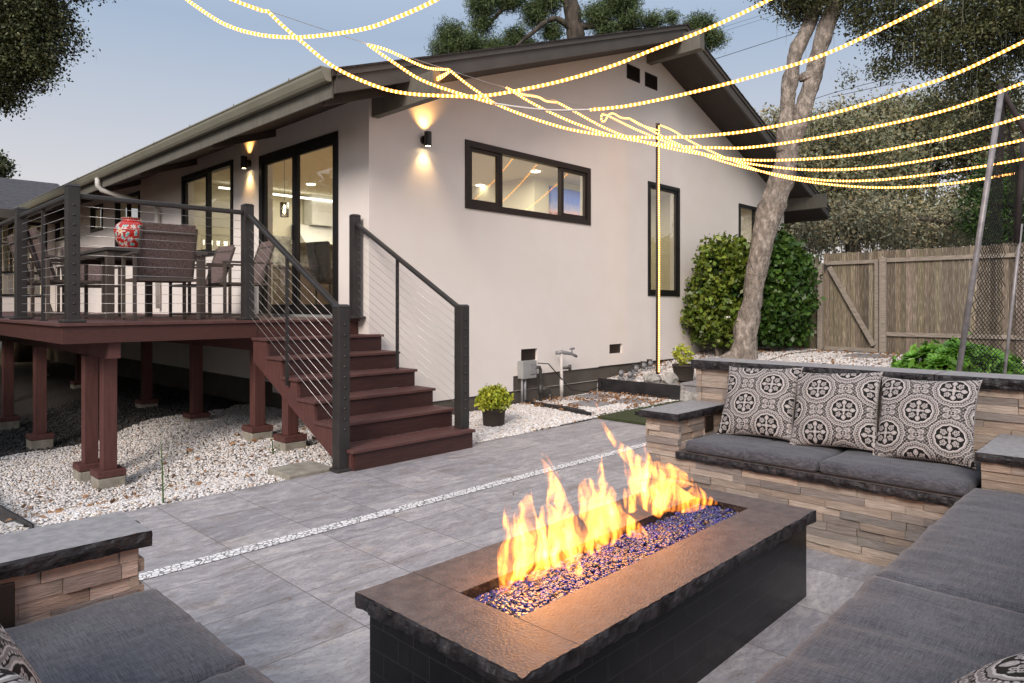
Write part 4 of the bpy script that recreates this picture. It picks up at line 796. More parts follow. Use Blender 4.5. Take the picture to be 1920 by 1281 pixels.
# vase with painted flowers
prof = [(.001,0),(.085,0),(.10,.02),(.145,.10),(.165,.17),(.165,.215),(.14,.27),(.105,.298),(.088,.31),(.086,.325),(.10,.345),(.094,.345),(.078,.325),(.078,.312),(.001,.311)]
pp = []
for (r0,z0),(r1,z1) in zip(prof, prof[1:]): pp += [(r0+(r1-r0)*k/6, z0+(z1-z0)*k/6) for k in range(6)]
pp.append(prof[-1]); vx, vy, vz, n = 2.47, 8.12, DZ+.746, 110
b = B(); b.lathe(pp, (0,0,0), n); vc = []
fl = [(rr_a, zz) for rr_a, zz in ((3.75,.19),(4.35,.10),(3.15,.10),(4.55,.24),(2.6,.20),(5.2,.17),(3.4,.265),(4.0,.055),(5.8,.1),(.4,.18),(1.2,.1),(1.8,.2))]
lv = [(3.45,.235),(4.05,.245),(3.35,.15),(4.2,.155),(4.7,.17),(3.9,.12),(3.0,.17),(3.55,.06),(4.5,.05),(4.85,.10),(2.8,.06),(5.5,.23),(2.3,.1),(5.0,.25),(.8,.14),(1.5,.15)]
for v in b.v:
    a = math.atan2(v[1], v[0]) % (2*PI); z = v[2]; r_ = math.hypot(v[0], v[1]); c = (.42,.018,.014)
    for fa, fz in lv:
        da = (a-fa)*.15; dz = z-fz; k = fa*7; X = da*math.cos(k)+dz*math.sin(k); Y = -da*math.sin(k)+dz*math.cos(k); q = (X/.032)**2+(Y/.014)**2
        if q < 1: c = (.12,.42,.45) if q < .6 else (.65,.62,.5)
    for i, (fa, fz) in enumerate(fl):
        da = (a-fa)*.15; dz = z-fz; rho = math.hypot(da, dz); th = math.atan2(dz, da); q = rho/((.060 if i == 0 else .036)*(.65+.35*math.cos(6*th+i)))
        if q < 1: c = (.70,.62,.48) if q < .85 else (.12,.09,.2)
        if q < .35: c = (.65,.28,.10) if i % 2 == 0 else (.3,.35,.6)
    if z > .332: c = (.6,.55,.45) if int(a*9) % 2 else (.4,.03,.02)
    vc.append(c)
mvm, n_, p_ = newmat('painted_ceramic'); a_ = n_.nodes.new('ShaderNodeAttribute'); a_.attribute_name = 'Col'; L(n_, a_.outputs['Color'], p_.inputs['Base Color']); p_.inputs['Roughness'].default_value = .22
p_.inputs['Coat Weight'].default_value = .3
tg(mk('vase', [(v[0]+vx, v[1]+vy, v[2]+vz) for v in b.v], b.f, mvm, smooth=True, col=vc), 'round red ceramic vase painted with pale flowers and teal leaves', 'vase')
t = thing('sling_lounger', 'tall dark mesh lounger back standing at the far left of the deck', 'lounger', (1.75,10.9,DZ))
b = B(); b.extr([(1.62,11.5,DZ+.02),(1.62,10.25,DZ+.02),(1.62,11.42,DZ+.98)], (0,0,0), (.02,0,0)); b.build('mesh_panel', M['netdark'], t)
b = B(); b.tube([(1.66,10.2,DZ),(1.66,11.45,DZ+1.0)], .018, 8); b.tube([(1.66,11.5,DZ),(1.66,11.45,DZ+1.0)], .018, 8); b.tube([(2.2,10.2,DZ),(2.2,11.45,DZ+1.0)], .018, 8); b.tube([(1.66,11.45,DZ+1.0),(2.2,11.45,DZ+1.0)], .018, 8); b.build('frame', M['chairmetal'], t, True)
# ================================================================ chiselled slabs, ledger stone
def slab(name, x0, x1, y0, y1, z0, z1, top, parent, rough='xXyY', amp=.013, seed=0, label=None):
    """stone cap: flat top, split-faced rough edges on the named sides (x,X,y,Y)"""
    per = []; st = .014
    def side(a, b_, ch_, nrm):
        n = max(2, int((Vector(b_)-Vector(a)).length/st)); 
        for i in range(n): per.append((a[0]+(b_[0]-a[0])*i/n, a[1]+(b_[1]-a[1])*i/n, nrm, ch_ in rough, min(i, n-i)))
    side((x0,y0),(x1,y0),'y',(0,-1)); side((x1,y0),(x1,y1),'X',(1,0)); side((x1,y1),(x0,y1),'Y',(0,1)); side((x0,y1),(x0,y0),'x',(-1,0))
    n = len(per); rows = [0,.16,.34,.52,.72,.88,1]; V = []; F = []; mi = []
    for j, t in enumerate(rows):
        z = z0+(z1-z0)*t
        for (x, y, nm, rg, k) in per:
            if rg:
                q = Vector((x*16+seed, y*16, z*22)); cell = mn.cell_vector(Vector((math.floor(x*19+.8*mn.noise(q*.3)*3), math.floor(y*19+.8*mn.noise(q*.4)*3), math.floor((z+.01*mn.noise(q))*34)+seed)))
                dsp = amp*(.9*mn.noise(q) + .55*mn.noise(q*2.3) + .55*(cell.x-.5)) + amp*.9*(math.sin(PI*min(1,max(0,t*.9+.05)))-.7)
                if j == len(rows)-1: dsp = -amp*.55 + amp*.5*mn.noise(Vector((x*30,y*30,seed)))
                if k <= 1: dsp *= .25
                zz = z + (0 if j in (0, len(rows)-1) else (z1-z0)*.10*mn.noise(q*1.7)) + (.004*mn.noise(q*.9) if j == 0 else 0)
            else: dsp = 0; zz = z
            V.append((x+nm[0]*dsp, y+nm[1]*dsp, zz))
    for j in range(len(rows)-1):
        for i in range(n): F.append((j*n+i, j*n+(i+1)%n, (j+1)*n+(i+1)%n, (j+1)*n+i)); mi.append(1)
    F.append(tuple((len(rows)-1)*n+i for i in range(n))); mi.append(0); F.append(tuple(range(n-1,-1,-1))); mi.append(1)
    o = mk(name, V, F, top, parent, fixn=False); o.data.materials.append(M['chisel']); o.data.polygons.foreach_set('material_index', mi)
    if label: o['label'] = label
    return o
PAL = [(.37,.305,.25),(.34,.285,.24),(.41,.345,.29),(.31,.265,.235),(.27,.24,.22),(.38,.335,.295),(.33,.27,.225),(.42,.365,.32),(.23,.21,.20)]
def clad(b, ax, pl, sg, u0, u1, z0, z1, seed=0, rh=.0425, warm=1.0):
    rr = random.Random(seed); nr = max(1, round((z1-z0)/rh)); h = (z1-z0)/nr
    for r_ in range(nr):
        u = u0 - (rr.random()*.18 if r_ % 2 else 0); za, zb = z0+h*r_+.0008, z0+h*(r_+1)-.0008
        while u < u1:
            ln = rr.uniform(.13,.34); a, c = max(u, u0), min(u+ln, u1); u += ln
            if c-a < .012: continue
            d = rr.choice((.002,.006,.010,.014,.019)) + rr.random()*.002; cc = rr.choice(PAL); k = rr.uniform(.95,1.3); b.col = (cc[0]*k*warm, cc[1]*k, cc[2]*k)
            lo, hi = (pl-.022, pl+d) if sg > 0 else (pl-d, pl+.022)
            if ax == 'x': b.box(lo, hi, a+.0008, c-.0008, za, zb)
            else: b.box(a+.0008, c-.0008, lo, hi, za, zb)
CG = M['capgrey']; M['core'] = mat('dark_mortar', (.06,.05,.045), rough=.95)
# far bench
FB = thing('stone_bench', 'stone clad bench with back wall and three patterned pillows', 'bench', (4.2,1.5,0), 'built-in stone benches round the fire pit')
b = B(); b.box(3.892,4.52,.66,2.27,0,.375); b.build('seat_core', M['core'], FB)
b = B(); b.col = (1,1,1); clad(b,'x',3.89,-1,.64,2.50,.0,.374,1); b.build('seat_base', M['ledger'], FB, bevel=0)
slab('seat_cap', 3.85, 4.5, .69, 2.275, .378, .424, M['capstone'], FB, 'x', .011, 3)
b = B(); b.box(3.892,4.52,2.29,2.49,.3745,.615); b.build('arm_core', M['core'], FB)
b = B(); b.col = (1,1,1); clad(b,'x',3.89,-1,2.268,2.51,.375,.614,2); clad(b,'y',2.29,-1,3.895,4.5,.425,.614,3); clad(b,'y',2.49,1,3.895,4.5,0,.614,4); b.build('arm', M['ledger'], FB)
slab('arm_cap', 3.83, 4.5, 2.245, 2.535, .6165, .663, CG, FB, 'xyY', .008, 5)
b = B(); b.box(4.22,4.33,2.262,2.272,.50,.60); b.build('outlet_cover', M['bronzeframe'], FB, bevel=.003)
b = B(); b.box(4.52,4.74,-.55,2.47,0,.894); b.build('wall_core', M['core'], FB)
b = B(); b.col = (1,1,1); clad(b,'x',4.52,-1,-.5,2.485,.425,.893,6); clad(b,'y',2.47,1,4.50,4.76,0,.893,7); clad(b,'x',4.74,1,-.5,2.485,0,.893,8); b.build('back_wall', M['ledger'], FB)
slab('wall_cap', 4.47, 4.79, .98, 2.515, .8955, .958, CG, FB, 'xXY', .012, 8); slab('wall_cap', 4.47, 4.79, -.55, .975, .8955, .958, CG, FB, 'xX', .012, 18)
b = B(); b.box(3.892,4.5,-.1,.64,0,.614); b.build('corner_core', M['core'], FB)
b = B(); b.col = (1,1,1); clad(b,'x',3.89,-1,-.1,.655,.40,.614,9); clad(b,'y',.64,1,3.895,4.5,.425,.614,10); b.build('corner_block', M['ledger'], FB)
slab('corner_cap', 3.845, 4.5, -.1, .675, .6165, .658, CG, FB, 'xY', .008, 12)
# right bench
RB = thing('stone_bench', 'stone bench under the long grey cushions at the lower right', 'bench', (2.3,.35,0), 'built-in stone benches round the fire pit')
b = B(); b.box(.9,3.86,.06,.64,0,.375); b.build('seat_core', M['core'], RB)
b = B(); b.col = (1,1,1); clad(b,'y',.64,1,.9,3.86,0,.374,21); b.build('seat_base', M['ledger'], RB)
slab('seat_cap', .9, 3.848, .05, .672, .378, .424, M['capstone'], RB, 'Y', .012, 22)
b = B(); b.box(.9,4.5,-.2,.0,0,.86); b.build('wall_core', M['core'], RB)
b = B(); b.col = (1,1,1); clad(b,'y',.0,1,.9,3.84,.425,.86,23); b.build('back_wall', M['ledger'], RB)
slab('wall_cap', .9, 4.46, -.24, .035, .862, .905, CG, RB, 'yY', .010, 24)
# left bench
LB = thing('stone_bench', 'stone bench with wide grey arm at the lower left', 'bench', (.4,1.8,0), 'built-in stone benches round the fire pit')
b = B(); b.box(.06,.71,.75,2.27,0,.375); b.build('seat_core', M['core'], LB)
b = B(); b.col = (1,1,1); clad(b,'x',.71,1,.75,2.50,0,.374,31); b.build('seat_base', M['ledger'], LB)
slab('seat_cap', .06, .745, .75, 2.275, .378, .424, M['capstone'], LB, 'X', .012, 32)
b = B(); b.box(-.2,.71,2.29,2.49,0,.615); b.build('arm_core', M['core'], LB)
b = B(); b.col = (1,1,1); clad(b,'y',2.29,-1,-.2,.71,.40,.614,33,warm=1.12); clad(b,'x',.71,1,2.275,2.505,.375,.614,34); clad(b,'y',2.49,1,-.2,.71,0,.614,35); b.build('arm', M['ledger'], LB)  # bench-side stones tinted redder: warm light put into their colour
slab('arm_cap', -.2, .742, 2.245, 2.535, .6165, .663, CG, LB, 'yXY', .008, 36)
b = B(); b.box(.18,.40,2.258,2.270,.47,.60); b.build('outlet_cover', M['bronzeframe'], LB, bevel=.003)
b = B(); b.box(-.2,-.0,.3,2.47,0,.80); b.build('wall_core', M['core'], LB)
b = B(); b.col = (1,1,1); clad(b,'x',.0,1,.3,2.27,.425,.80,37); b.build('back_wall', M['ledger'], LB)
# cushions
def piping(o, x0, x1, y0, y1, z, r):
    q = [(x0+r*.3,y0+r*.3),(x1-r*.3,y0+r*.3),(x1-r*.3,y1-r*.3),(x0+r*.3,y1-r*.3),(x0+r*.3,y0+r*.3)]
    b = B(); P = []
    for (ax_,ay_),(bx_,by_) in zip(q, q[1:]):
        for k in range(14): P.append(Vector((ax_+(bx_-ax_)*k/14, ay_+(by_-ay_)*k/14, z+.003*mn.noise(Vector((ax_+k,ay_,z))))))
    P.append(P[0]); b.tube(P, .0042, 6, False); b.build('piping', M['cushion'], o, True, fixn=False)
def cushion(label, x0, x1, y0, y1, z0, z1, seed, creases=(), axis='x', r=.03, puff=.008):
    nx_, ny_, nz_ = max(8,int((x1-x0)/.022)), max(8,int((y1-y0)/.022)), 6
    V = {}; verts = []; F = []
    def vid(i, j, k):
        if (i,j,k) not in V:
            p = Vector((x0+(x1-x0)*i/nx_, y0+(y1-y0)*j/ny_, z0+(z1-z0)*k/nz_))
            c = Vector((min(max(p.x,x0+r),x1-r), min(max(p.y,y0+r),y1-r), min(max(p.z,z0+r),z1-r))); d = p-c
            if d.length > 1e-6: p = c + d.normalized()*min(r, max(abs(d.x),abs(d.y),abs(d.z)))
            if k > 0:
                e = min(p.x-x0, x1-p.x, p.y-y0, y1-p.y)/.12; up = k/nz_
                p.z += up*puff*(min(1,e) + .6*mn.noise(Vector((p.x*5,p.y*5,seed))) + .6*mn.noise(Vector((p.x*16,p.y*4,seed+4))) + .35*mn.noise(Vector((p.x*30,p.y*9,seed+7))))
                wv = .007*mn.noise(Vector((p.x*9,p.y*9,p.z*16+seed))); p.x += wv*(1 if i in (0,nx_) else .2); p.y += wv*(1 if j in (0,ny_) else .2)
                for cpos, cd, cw in creases:
                    u = (p.x if axis == 'x' else p.y) - cpos + .01*mn.noise(Vector((p.x*6,p.y*6,9)))
                    g = math.exp(-(u/cw)**2); p.z -= up*cd*g
                    if axis == 'x' and j in (0,ny_): p.y += (1 if j == 0 else -1)*cd*.8*g
                    if axis == 'y' and i in (0,nx_): p.x += (1 if i == 0 else -1)*cd*.8*g
            V[(i,j,k)] = len(verts); verts.append(tuple(p))
        return V[(i,j,k)]
    for i in range(nx_):
        for j in range(ny_):
            F.append((vid(i,j,nz_),vid(i+1,j,nz_),vid(i+1,j+1,nz_),vid(i,j+1,nz_))); F.append((vid(i,j,0),vid(i,j+1,0),vid(i+1,j+1,0),vid(i+1,j,0)))
    for k in range(nz_):
        for i in range(nx_):
            F.append((vid(i,0,k),vid(i+1,0,k),vid(i+1,0,k+1),vid(i,0,k+1))); F.append((vid(i,ny_,k),vid(i,ny_,k+1),vid(i+1,ny_,k+1),vid(i+1,ny_,k)))
        for j in range(ny_):
            F.append((vid(0,j,k),vid(0,j,k+1),vid(0,j+1,k+1),vid(0,j+1,k))); F.append((vid(nx_,j,k),vid(nx_,j+1,k),vid(nx_,j+1,k+1),vid(nx_,j,k+1)))
    o = mk('seat_cushion', verts, F, M['cushion'], smooth=True, fixn=False); piping(o, x0, x1, y0, y1, z0+.020, r)
    return tg(o, label, 'cushion', 'grey seat cushions on the stone benches')
cushion('grey seat cushion on the far bench below the left pillow', 3.865, 4.485, 1.408, 2.225, .425, .497, 1, [(1.80,.008,.012)], 'y')
cushion('grey seat cushion on the far bench below the right pillow', 3.865, 4.485, .70, 1.402, .425, .497, 2, [(1.05,.004,.02)], 'y')
cushion('long grey seat cushion at the right touching the far bench corner', 2.368, 3.84, .075, .690, .425, .497, 3, [(2.75,.004,.03),(3.1,.003,.03),(3.45,.003,.03)], 'x')
cushion('wrinkled grey seat cushion at the lower right edge of the photo', .95, 2.358, .075, .694, .425, .499, 4, [(1.95,.007,.02),(1.70,.004,.03),(2.15,.003,.03)], 'x')
cushion('grey seat cushion at the lower left next to the stone arm', .08, .755, 1.615, 2.235, .425, .497, 5, [(1.93,.006,.015)], 'y')
cushion('grey seat cushion at the very bottom left corner of the photo', .08, .755, .80, 1.605, .425, .497, 6, [(1.25,.006,.015)], 'y')
# patterned pillows
def pillow_pattern(x, y):
    P = .31; AS = .88; gx, gy = x/P, y/(P*AS)
    a1, b1 = (gx+.5)%1-.5, (gy+.5)%1-.5; a2, b2 = gx%1-.5, gy%1-.5
    r1, r2 = np.hypot(a1,b1), np.hypot(a2,b2); use = r1 < r2
    b1 *= AS; b2 *= AS; use = np.hypot(a1,b1) < np.hypot(a2,b2); a, b = np.where(use,a1,a2)*1.18, np.where(use,b1,b2)*1.18; r = np.hypot(a,b); th = np.arctan2(b,a)
    dk, md, lt = .010, .13, .50
    lob = .305*(1+.05*np.abs(np.cos(6*th))); s = r/lob
    c = np.full_like(x, md)
    # medallion interior
    c = np.where(s < .80, dk, c)
    c = np.where((s > .80)&(s < .86), lt, c); c = np.where((s > .86)&(s < .955), .26, c); c = np.where((s > .955)&(s < 1.0), dk, c)
    c = np.where((s > 1.0)&(s < 1.06), lt*.85, c); c = np.where((s > 1.0)&(s < 1.06)&(np.sin(th*44) > .5), dk, c); c = np.where((s > 1.06)&(s < 1.15), .20, c); c = np.where((s > 1.15)&(s < 1.19), lt, c)
    star = .066*(1+.55*np.cos(4*th)+.25*np.cos(8*th)); c = np.where(r < star, lt*.8, c); c = np.where(r < star*.6, .30, c); c = np.where(r < .016, lt, c)
    for k in range(4):
        ca, sa = math.cos(k*PI/2), math.sin(k*PI/2); X, Y = a*ca+b*sa, -a*sa+b*ca; X2 = X-.178
        w_ = .046*np.sqrt(np.clip(1-(X2/.058)**2,0,1))*np.where(X2>0, np.clip(1-X2/.058,0,1)**.35, 1); q = np.abs(Y)/np.maximum(w_,1e-4)
        ins = (np.abs(X2) < .056)&(q < 1)&(s < .82); c = np.where(ins, lt*.75, c); c = np.where(ins&(q < .7)&(np.abs(X2) < .042), .33, c); c = np.where(ins&(np.hypot(X2*.7,Y) < .012), lt, c)
        ca, sa = math.cos(k*PI/2+PI/4), math.sin(k*PI/2+PI/4); X, Y = a*ca+b*sa, -a*sa+b*ca
        for (cx, cy, R0, wd) in ((.205,.0,.013,.006),(.165,.030,.020,.0065),(.165,-.030,.020,.0065),(.118,.024,.018,.006),(.118,-.024,.018,.006)):
            rr_ = np.hypot(X-cx, Y-cy); hit = (np.abs(rr_-R0) < wd)&(s < .80); c = np.where(hit, lt*.78, c); c = np.where((rr_ < R0*.35)&(s < .8), lt*.7, c)
    # small flowers between the medallions
    e1, f1 = gx%1-.5, (gy+.5)%1-.5; e2, f2 = (gx+.5)%1-.5, gy%1-.5; q1, q2 = np.hypot(e1,f1), np.hypot(e2,f2); us = q1 < q2
    e, f = np.where(us,e1,e2)*.95, np.where(us,f1,f2)*1.1; q = np.hypot(e,f); t2 = np.arctan2(f,e); out = s > 1.19
    pet = .17*np.abs(np.sin(2*t2))**.6; sp = q/np.maximum(pet,1e-3)
    c = np.where(out&(sp < 1), .10, c); c = np.where(out&(sp < .88), .40, c); c = np.where(out&(sp < .72), .22, c); c = np.where(out&(sp < .45), lt*.8, c); c = np.where(out&(sp < .3), dk, c); c = np.where(out&(q < .014), lt, c)
    rest = out&(sp >= 1); c = np.where(rest, np.where(np.sin(x*330)*np.sin(y*330) > .25, .26, np.where(np.sin(x*210+1)*np.cos(y*210) > .1, .015, .07)), c)
    return c
def pillow_data(ox, oy, S=.48, T=.08, N=300, seed=0):
    g = np.linspace(-1,1,N+1); U, W = np.meshgrid(g, g); au, aw = np.abs(U), np.abs(W)
    x = U*S/2*(1-.055*(1-aw**2)*au**3); y = W*S/2*(1-.055*(1-au**2)*aw**3)
    x += np.sign(U)*.008*(au*aw)**6; y += np.sign(W)*.008*(au*aw)**6
    th = T*((1-au**2.6)*(1-aw**2.6))**.48
    wr = .004*np.sin(U*9+W*4+seed)*au**2+.004*np.sin(W*11-U*3+seed*2)*aw**2
    m = []; cc = []
    for sgn in (1,-1):
        m.append(np.stack([x, y, sgn*(th+wr*(th>.01))], -1).reshape(-1,3)); c = pillow_pattern(x+ox, y+oy).ravel()
        edge = (np.maximum(au,aw) > .992).ravel(); c = np.where(edge, np.where(np.sin((x+y).ravel()*500) > 0, .5, .05), c)
        cc.append(np.stack([c*1.0, c*.93, c*.90], 1))
    V = np.vstack(m); n = N+1; idx = (np.arange(N)[:,None]*n+np.arange(N)[None]).ravel()
    f1 = np.stack([idx, idx+1, idx+n+1, idx+n], 1); f2 = f1[:,::-1]+n*n
    return V, np.vstack([f1,f2]), np.vstack(cc)
mp_, n_, p_ = newmat('damask_pillow_fabric'); a_ = n_.nodes.new('ShaderNodeAttribute'); a_.attribute_name = 'Col'; L(n_, a_.outputs['Color'], p_.inputs['Base Color']); p_.inputs['Roughness'].default_value = .85; p_.inputs['Specular IOR Level'].default_value = .2
b_ = n_.nodes.new('ShaderNodeBump'); b_.inputs['Strength'].default_value = .35; b_.inputs['Distance'].default_value = .002; L(n_, a_.outputs['Fac'], b_.inputs['Height']); L(n_, b_.outputs[0], p_.inputs['Normal'])
def pillow(label, loc, nrm, roll, ox, oy, seed, S=.485):
    V, F, C_ = pillow_data(ox, oy, S, seed=seed); o = mk('pillow', V, F, mp_, None, True, C_)
    z = Vector(nrm).normalized(); x = Vector((0,0,1)).cross(z).normalized(); y = z.cross(x); m = Matrix((x,y,z)).transposed() @ Matrix.Rotation(roll, 3, 'Z')
    o.matrix_world = Matrix.Translation(loc) @ m.to_4x4(); return tg(o, label, 'pillow', 'black and white patterned pillows')
pillow('patterned pillow leftmost of three on the far bench', (4.315,1.935,.725), (-.86,0,.46), R(3), .06, .04, 1)
pillow('patterned pillow in the middle of three on the far bench', (4.31,1.462,.725), (-.86,-.03,.46), R(4), -.07, .03, 2)
pillow('patterned pillow rightmost of three on the far bench', (4.31,.985,.72), (-.86,.02,.46), R(2), .02, -.02, 3)
pillow('patterned pillow at the lower right corner of the photo', (1.195,.235,.645), (-.05,.70,.70), R(-2), .1, .08, 4)
pillow('patterned pillow at the left edge on the near left bench', (.20,1.51,.69), (.88,.06,.42), R(3), .05, .12, 5)
pillow('patterned pillow cut off at the very bottom left corner', (.25,1.04,.66), (.86,.12,.44), R(-3), .2, .02, 6)
# ================================================================ fire pit
FP = thing('fire_pit', 'rectangular fire pit clad in glossy black tile with brown stone cap', 'fire pit', (2.27,1.57,0))
b = B()
b.box(1.305,3.235,1.225,1.43,0,.345); b.box(1.305,3.235,1.70,1.915,0,.345); b.box(1.305,1.51,1.431,1.699,0,.344); b.box(3.08,3.235,1.431,1.699,0,.344)
b.build('tiled_base', M['blacktile'], FP, bevel=0)
CS = M['capstone']
slab('cap_slab', 1.272, 1.508, 1.192, 1.952, .347, .400, CS, FP, 'xyY', .010, 41); slab('cap_slab', 3.082, 3.268, 1.192, 1.952, .347, .400, CS, FP, 'XyY', .010, 42)
slab('cap_slab', 1.511, 3.079, 1.192, 1.432, .347, .400, CS, FP, 'y', .010, 43); slab('cap_slab', 1.511, 3.079, 1.698, 1.952, .347, .400, CS, FP, 'Y', .010, 44)
b = B(); b.box(1.51,3.08,1.431,1.699,.30,.345); b.build('burner_tray', mat('rusty_tray', (.10,.05,.03), (.22,.11,.06), 20, .8, .4, 60), FP)
M['grout'] = mat('pale_grout', (.30,.25,.23), rough=.9)
b = B(); b.box(1.5081,1.5109,1.20,1.43,.36,.3985); b.box(1.5081,1.5109,1.70,1.945,.36,.3985); b.box(3.0791,3.0819,1.20,1.43,.36,.3985); b.box(3.0791,3.0819,1.70,1.945,.36,.3985); b.build('joint', M['grout'], FP)
vb, fb = ico.copy(), icf
cache = {}; nv = vb.tolist(); nf = []
def _mid(i, j):
    k = (min(i,j), max(i,j))
    if k not in cache: m_ = (np.array(nv[i])+np.array(nv[j]))/2; nv.append((m_/np.linalg.norm(m_)).tolist()); cache[k] = len(nv)-1
    return cache[k]
for (a_, b_, c2) in fb: x, y, z = _mid(a_,b_), _mid(b_,c2), _mid(c2,a_); nf += [(a_,x,z),(b_,y,x),(c2,z,y),(x,y,z)]
sph = (np.array(nv), np.array(nf))
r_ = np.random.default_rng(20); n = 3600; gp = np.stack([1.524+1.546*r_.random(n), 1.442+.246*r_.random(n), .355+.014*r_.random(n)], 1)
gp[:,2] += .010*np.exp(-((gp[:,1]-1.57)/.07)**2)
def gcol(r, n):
    pal = np.array([(.006,.007,.09),(.012,.012,.18),(.02,.012,.07),(.09,.055,.03),(.05,.06,.16),(.008,.008,.02),(.13,.12,.13)]); return pal[r.choice(7, n, p=[.24,.22,.14,.12,.12,.10,.06])]  # tan beads put amber-cream reflections into the glass colour
tag(stones('fire_glass', gp, .0100, .0140, M['bead'], gcol, 21, .60, True, sph=sph), 'blue fire glass beads in the pit trough, tan ones painted as amber reflections', 'fire glass', kind='stuff')
# flames: gas volumes that glow
def tongue(b, pts, d, thick=.55, wob=0.0, seed=0):
    ws = [at(px, py, d) for px, py, w_ in pts]; rad = [w_*.95/FPX*d for _,_,w_ in pts]; P = []; Rr = []
    for i in range(len(ws)-1):
        for k in range(5):
            t = k/5; p0, p1, p2, p3 = ws[max(i-1,0)], ws[i], ws[i+1], ws[min(i+2,len(ws)-1)]
            P.append(.5*((2*p1)+(p2-p0)*t+(2*p0-5*p1+4*p2-p3)*t*t+(3*p1-p0-3*p2+p3)*t*t*t)); Rr.append(rad[i]*(1-t)+rad[i+1]*t)
    P.append(ws[-1]); Rr.append(max(rad[-1],.0008)); n = 14; sd = Vector((sT,-cT,0)); fw = Vector((cT,sT,0)); vs = []
    for i, p in enumerate(P):
        dr_ = (P[min(i+1,len(P)-1)]-P[max(i-1,0)]).normalized(); s_ = dr_.cross(fw).normalized()
        for k in range(n):
            a = 2*PI*k/n; q = 1 + .30*mn.noise(Vector((math.cos(a)*1.2+seed, math.sin(a)*1.2, p.z*7))) + .12*mn.noise(Vector((math.cos(a)*3, seed, p.z*20)))
            vs.append(p + s_*math.cos(a)*Rr[i]*q + fw*math.sin(a)*Rr[i]*q*thick)
    b.add(vs, [(i*n+k, i*n+(k+1)%n, (i+1)*n+(k+1)%n, (i+1)*n+k) for i in range(len(P)-1) for k in range(n)] + [tuple(range(n-1,-1,-1)), tuple(range((len(P)-1)*n, len(P)*n))])
FL = [('broad bright flame at the near end of the fire trough', 2.33, [
        [(944,1120,5),(952,1085,20),(972,1040,42),(985,1000,44),(985,960,24),(993,928,4)], [(1030,1065,22),(1024,1015,36),(1030,975,24),(1021,946,6)],
        [(968,1020,26),(956,980,17),(950,946,5)], [(1092,1078,6),(1064,1052,20),(1036,1030,28),(1012,995,14)], [(965,1075,16),(1000,1060,30),(1010,1030,36)], [(938,1062,6),(944,1035,14),(952,1005,8)]]),
      ('tall flame leaning left, second from the near end', 2.52, [
        [(1078,1058,14),(1066,1018,30),(1052,970,29),(1043,925,19),(1030,890,10),(1014,860,2)], [(1112,1040,6),(1098,1014,18),(1090,985,5)], [(1086,1045,20),(1070,1020,25),(1058,990,14)]]),
      ('forked bright flame in the middle of the fire trough', 2.70, [
        [(1158,1014,18),(1136,990,38),(1118,950,40),(1104,918,22),(1100,896,4)], [(1126,1040,5),(1124,1018,17),(1112,994,8)], [(1212,1006,6),(1186,990,20),(1164,970,18),(1150,945,5)],
        [(1125,940,22),(1126,910,12),(1127,867,2)], [(1150,965,22),(1146,930,14),(1136,905,4)]]),
      ('ragged flame stretching far left at the far end', 2.93, [
        [(1326,944,6),(1292,944,20),(1250,928,34),(1212,896,28),(1188,866,16),(1160,836,10),(1136,804,5),(1119,772,1.5)], [(1300,905,5),(1275,900,20),(1245,885,22),(1225,868,6)],
        [(1246,958,22),(1210,930,26),(1186,905,12),(1172,872,3)], [(1216,895,22),(1212,862,12),(1208,842,2)], [(1345,944,3),(1322,936,12),(1294,915,14)], [(1185,960,14),(1178,930,12),(1172,915,3)]])]
for lb, d, tl in FL:
    t = thing('flame', lb, 'flame', tuple(at(tl[0][0][0], tl[0][0][1], d)), 'flames rising from the fire pit')
    def lick(p_, dd, th_, sd_): b = B(); tongue(b, p_, dd, th_, seed=sd_); b.build('flame_tongue', M['flame'], t, True)
    for i, t_ in enumerate(tl): lick(t_, d + .012*(i%3-1), .5, i*3+d*10)
    rq = random.Random(int(d*100))
    for i in range(7):      # thin licks beside the main body
        t_ = rq.choice(tl[:4]); dx = rq.uniform(-.75,.75); dy = rq.uniform(-10,8); k_ = rq.uniform(.10,.24); n_l = len(t_)
        lick([(px+dx*w_*(.9+.2*j), py+dy-j*2, max(1.5, w_*k_*(1-j/n_l*.6))) for j, (px,py,w_) in enumerate(t_)], d+rq.uniform(-.03,.03), .6, i*7+d)
for (px, py, d, e) in ((990,1040,2.33,2.6), (1060,990,2.52,2), (1130,960,2.70,2), (1240,915,2.93,2.2)):
    l = bpy.data.lights.new('flame_glow', 'POINT'); l.energy = e; l.color = (1,.44,.13); l.shadow_soft_size = .07; o = bpy.data.objects.new('flame_glow', l); COL.objects.link(o); o.location = at(px, py, d)
# ================================================================ pots and plants
def pot_plant(nm, label, x, y, z, r0, r1, h, crown, leafm, n, ls, seed, extra=None, cr=(.18,.18,.14)):
    t = thing(nm, label, 'potted plant', (x,y,z)); b = B(); b.lathe([(.001,0),(r0,0),(r0+.004,.01),(r1-.004,h-.03),(r1+.006,h-.028),(r1+.006,h),(r1-.012,h),(r1-.014,h-.03),(.001,h-.035)], (x,y,z), 26); b.build('pot', M['pot'], t, True)
    p, cc = cloud([(x,y,z+crown,*cr)], n, 9, .02, seed, .35); p = p[p[:,2] > z+h-.03]; v, f, c = leaf_arrays(p, ls, 1.25, .2, seed, up=(0,0,.25)); mk('foliage', v, f, leafm, t, col=c)
    b = B()
    for k in range(7): a = k*.9; b.tube([(x+.02*math.cos(a),y+.02*math.sin(a),z+h-.04),(x+.10*math.cos(a),y+.10*math.sin(a),z+crown+.03)], .004, 5)
    b.build('stem', M['bark'], t)
pot_plant('potted_plant', 'yellow green leafy plant in a dark pot beside the stairs', 5.40, 5.50, .0, .115, .135, .20, .30, M['yellowleaf'], 4600, .028, 40, cr=(.19,.19,.13))
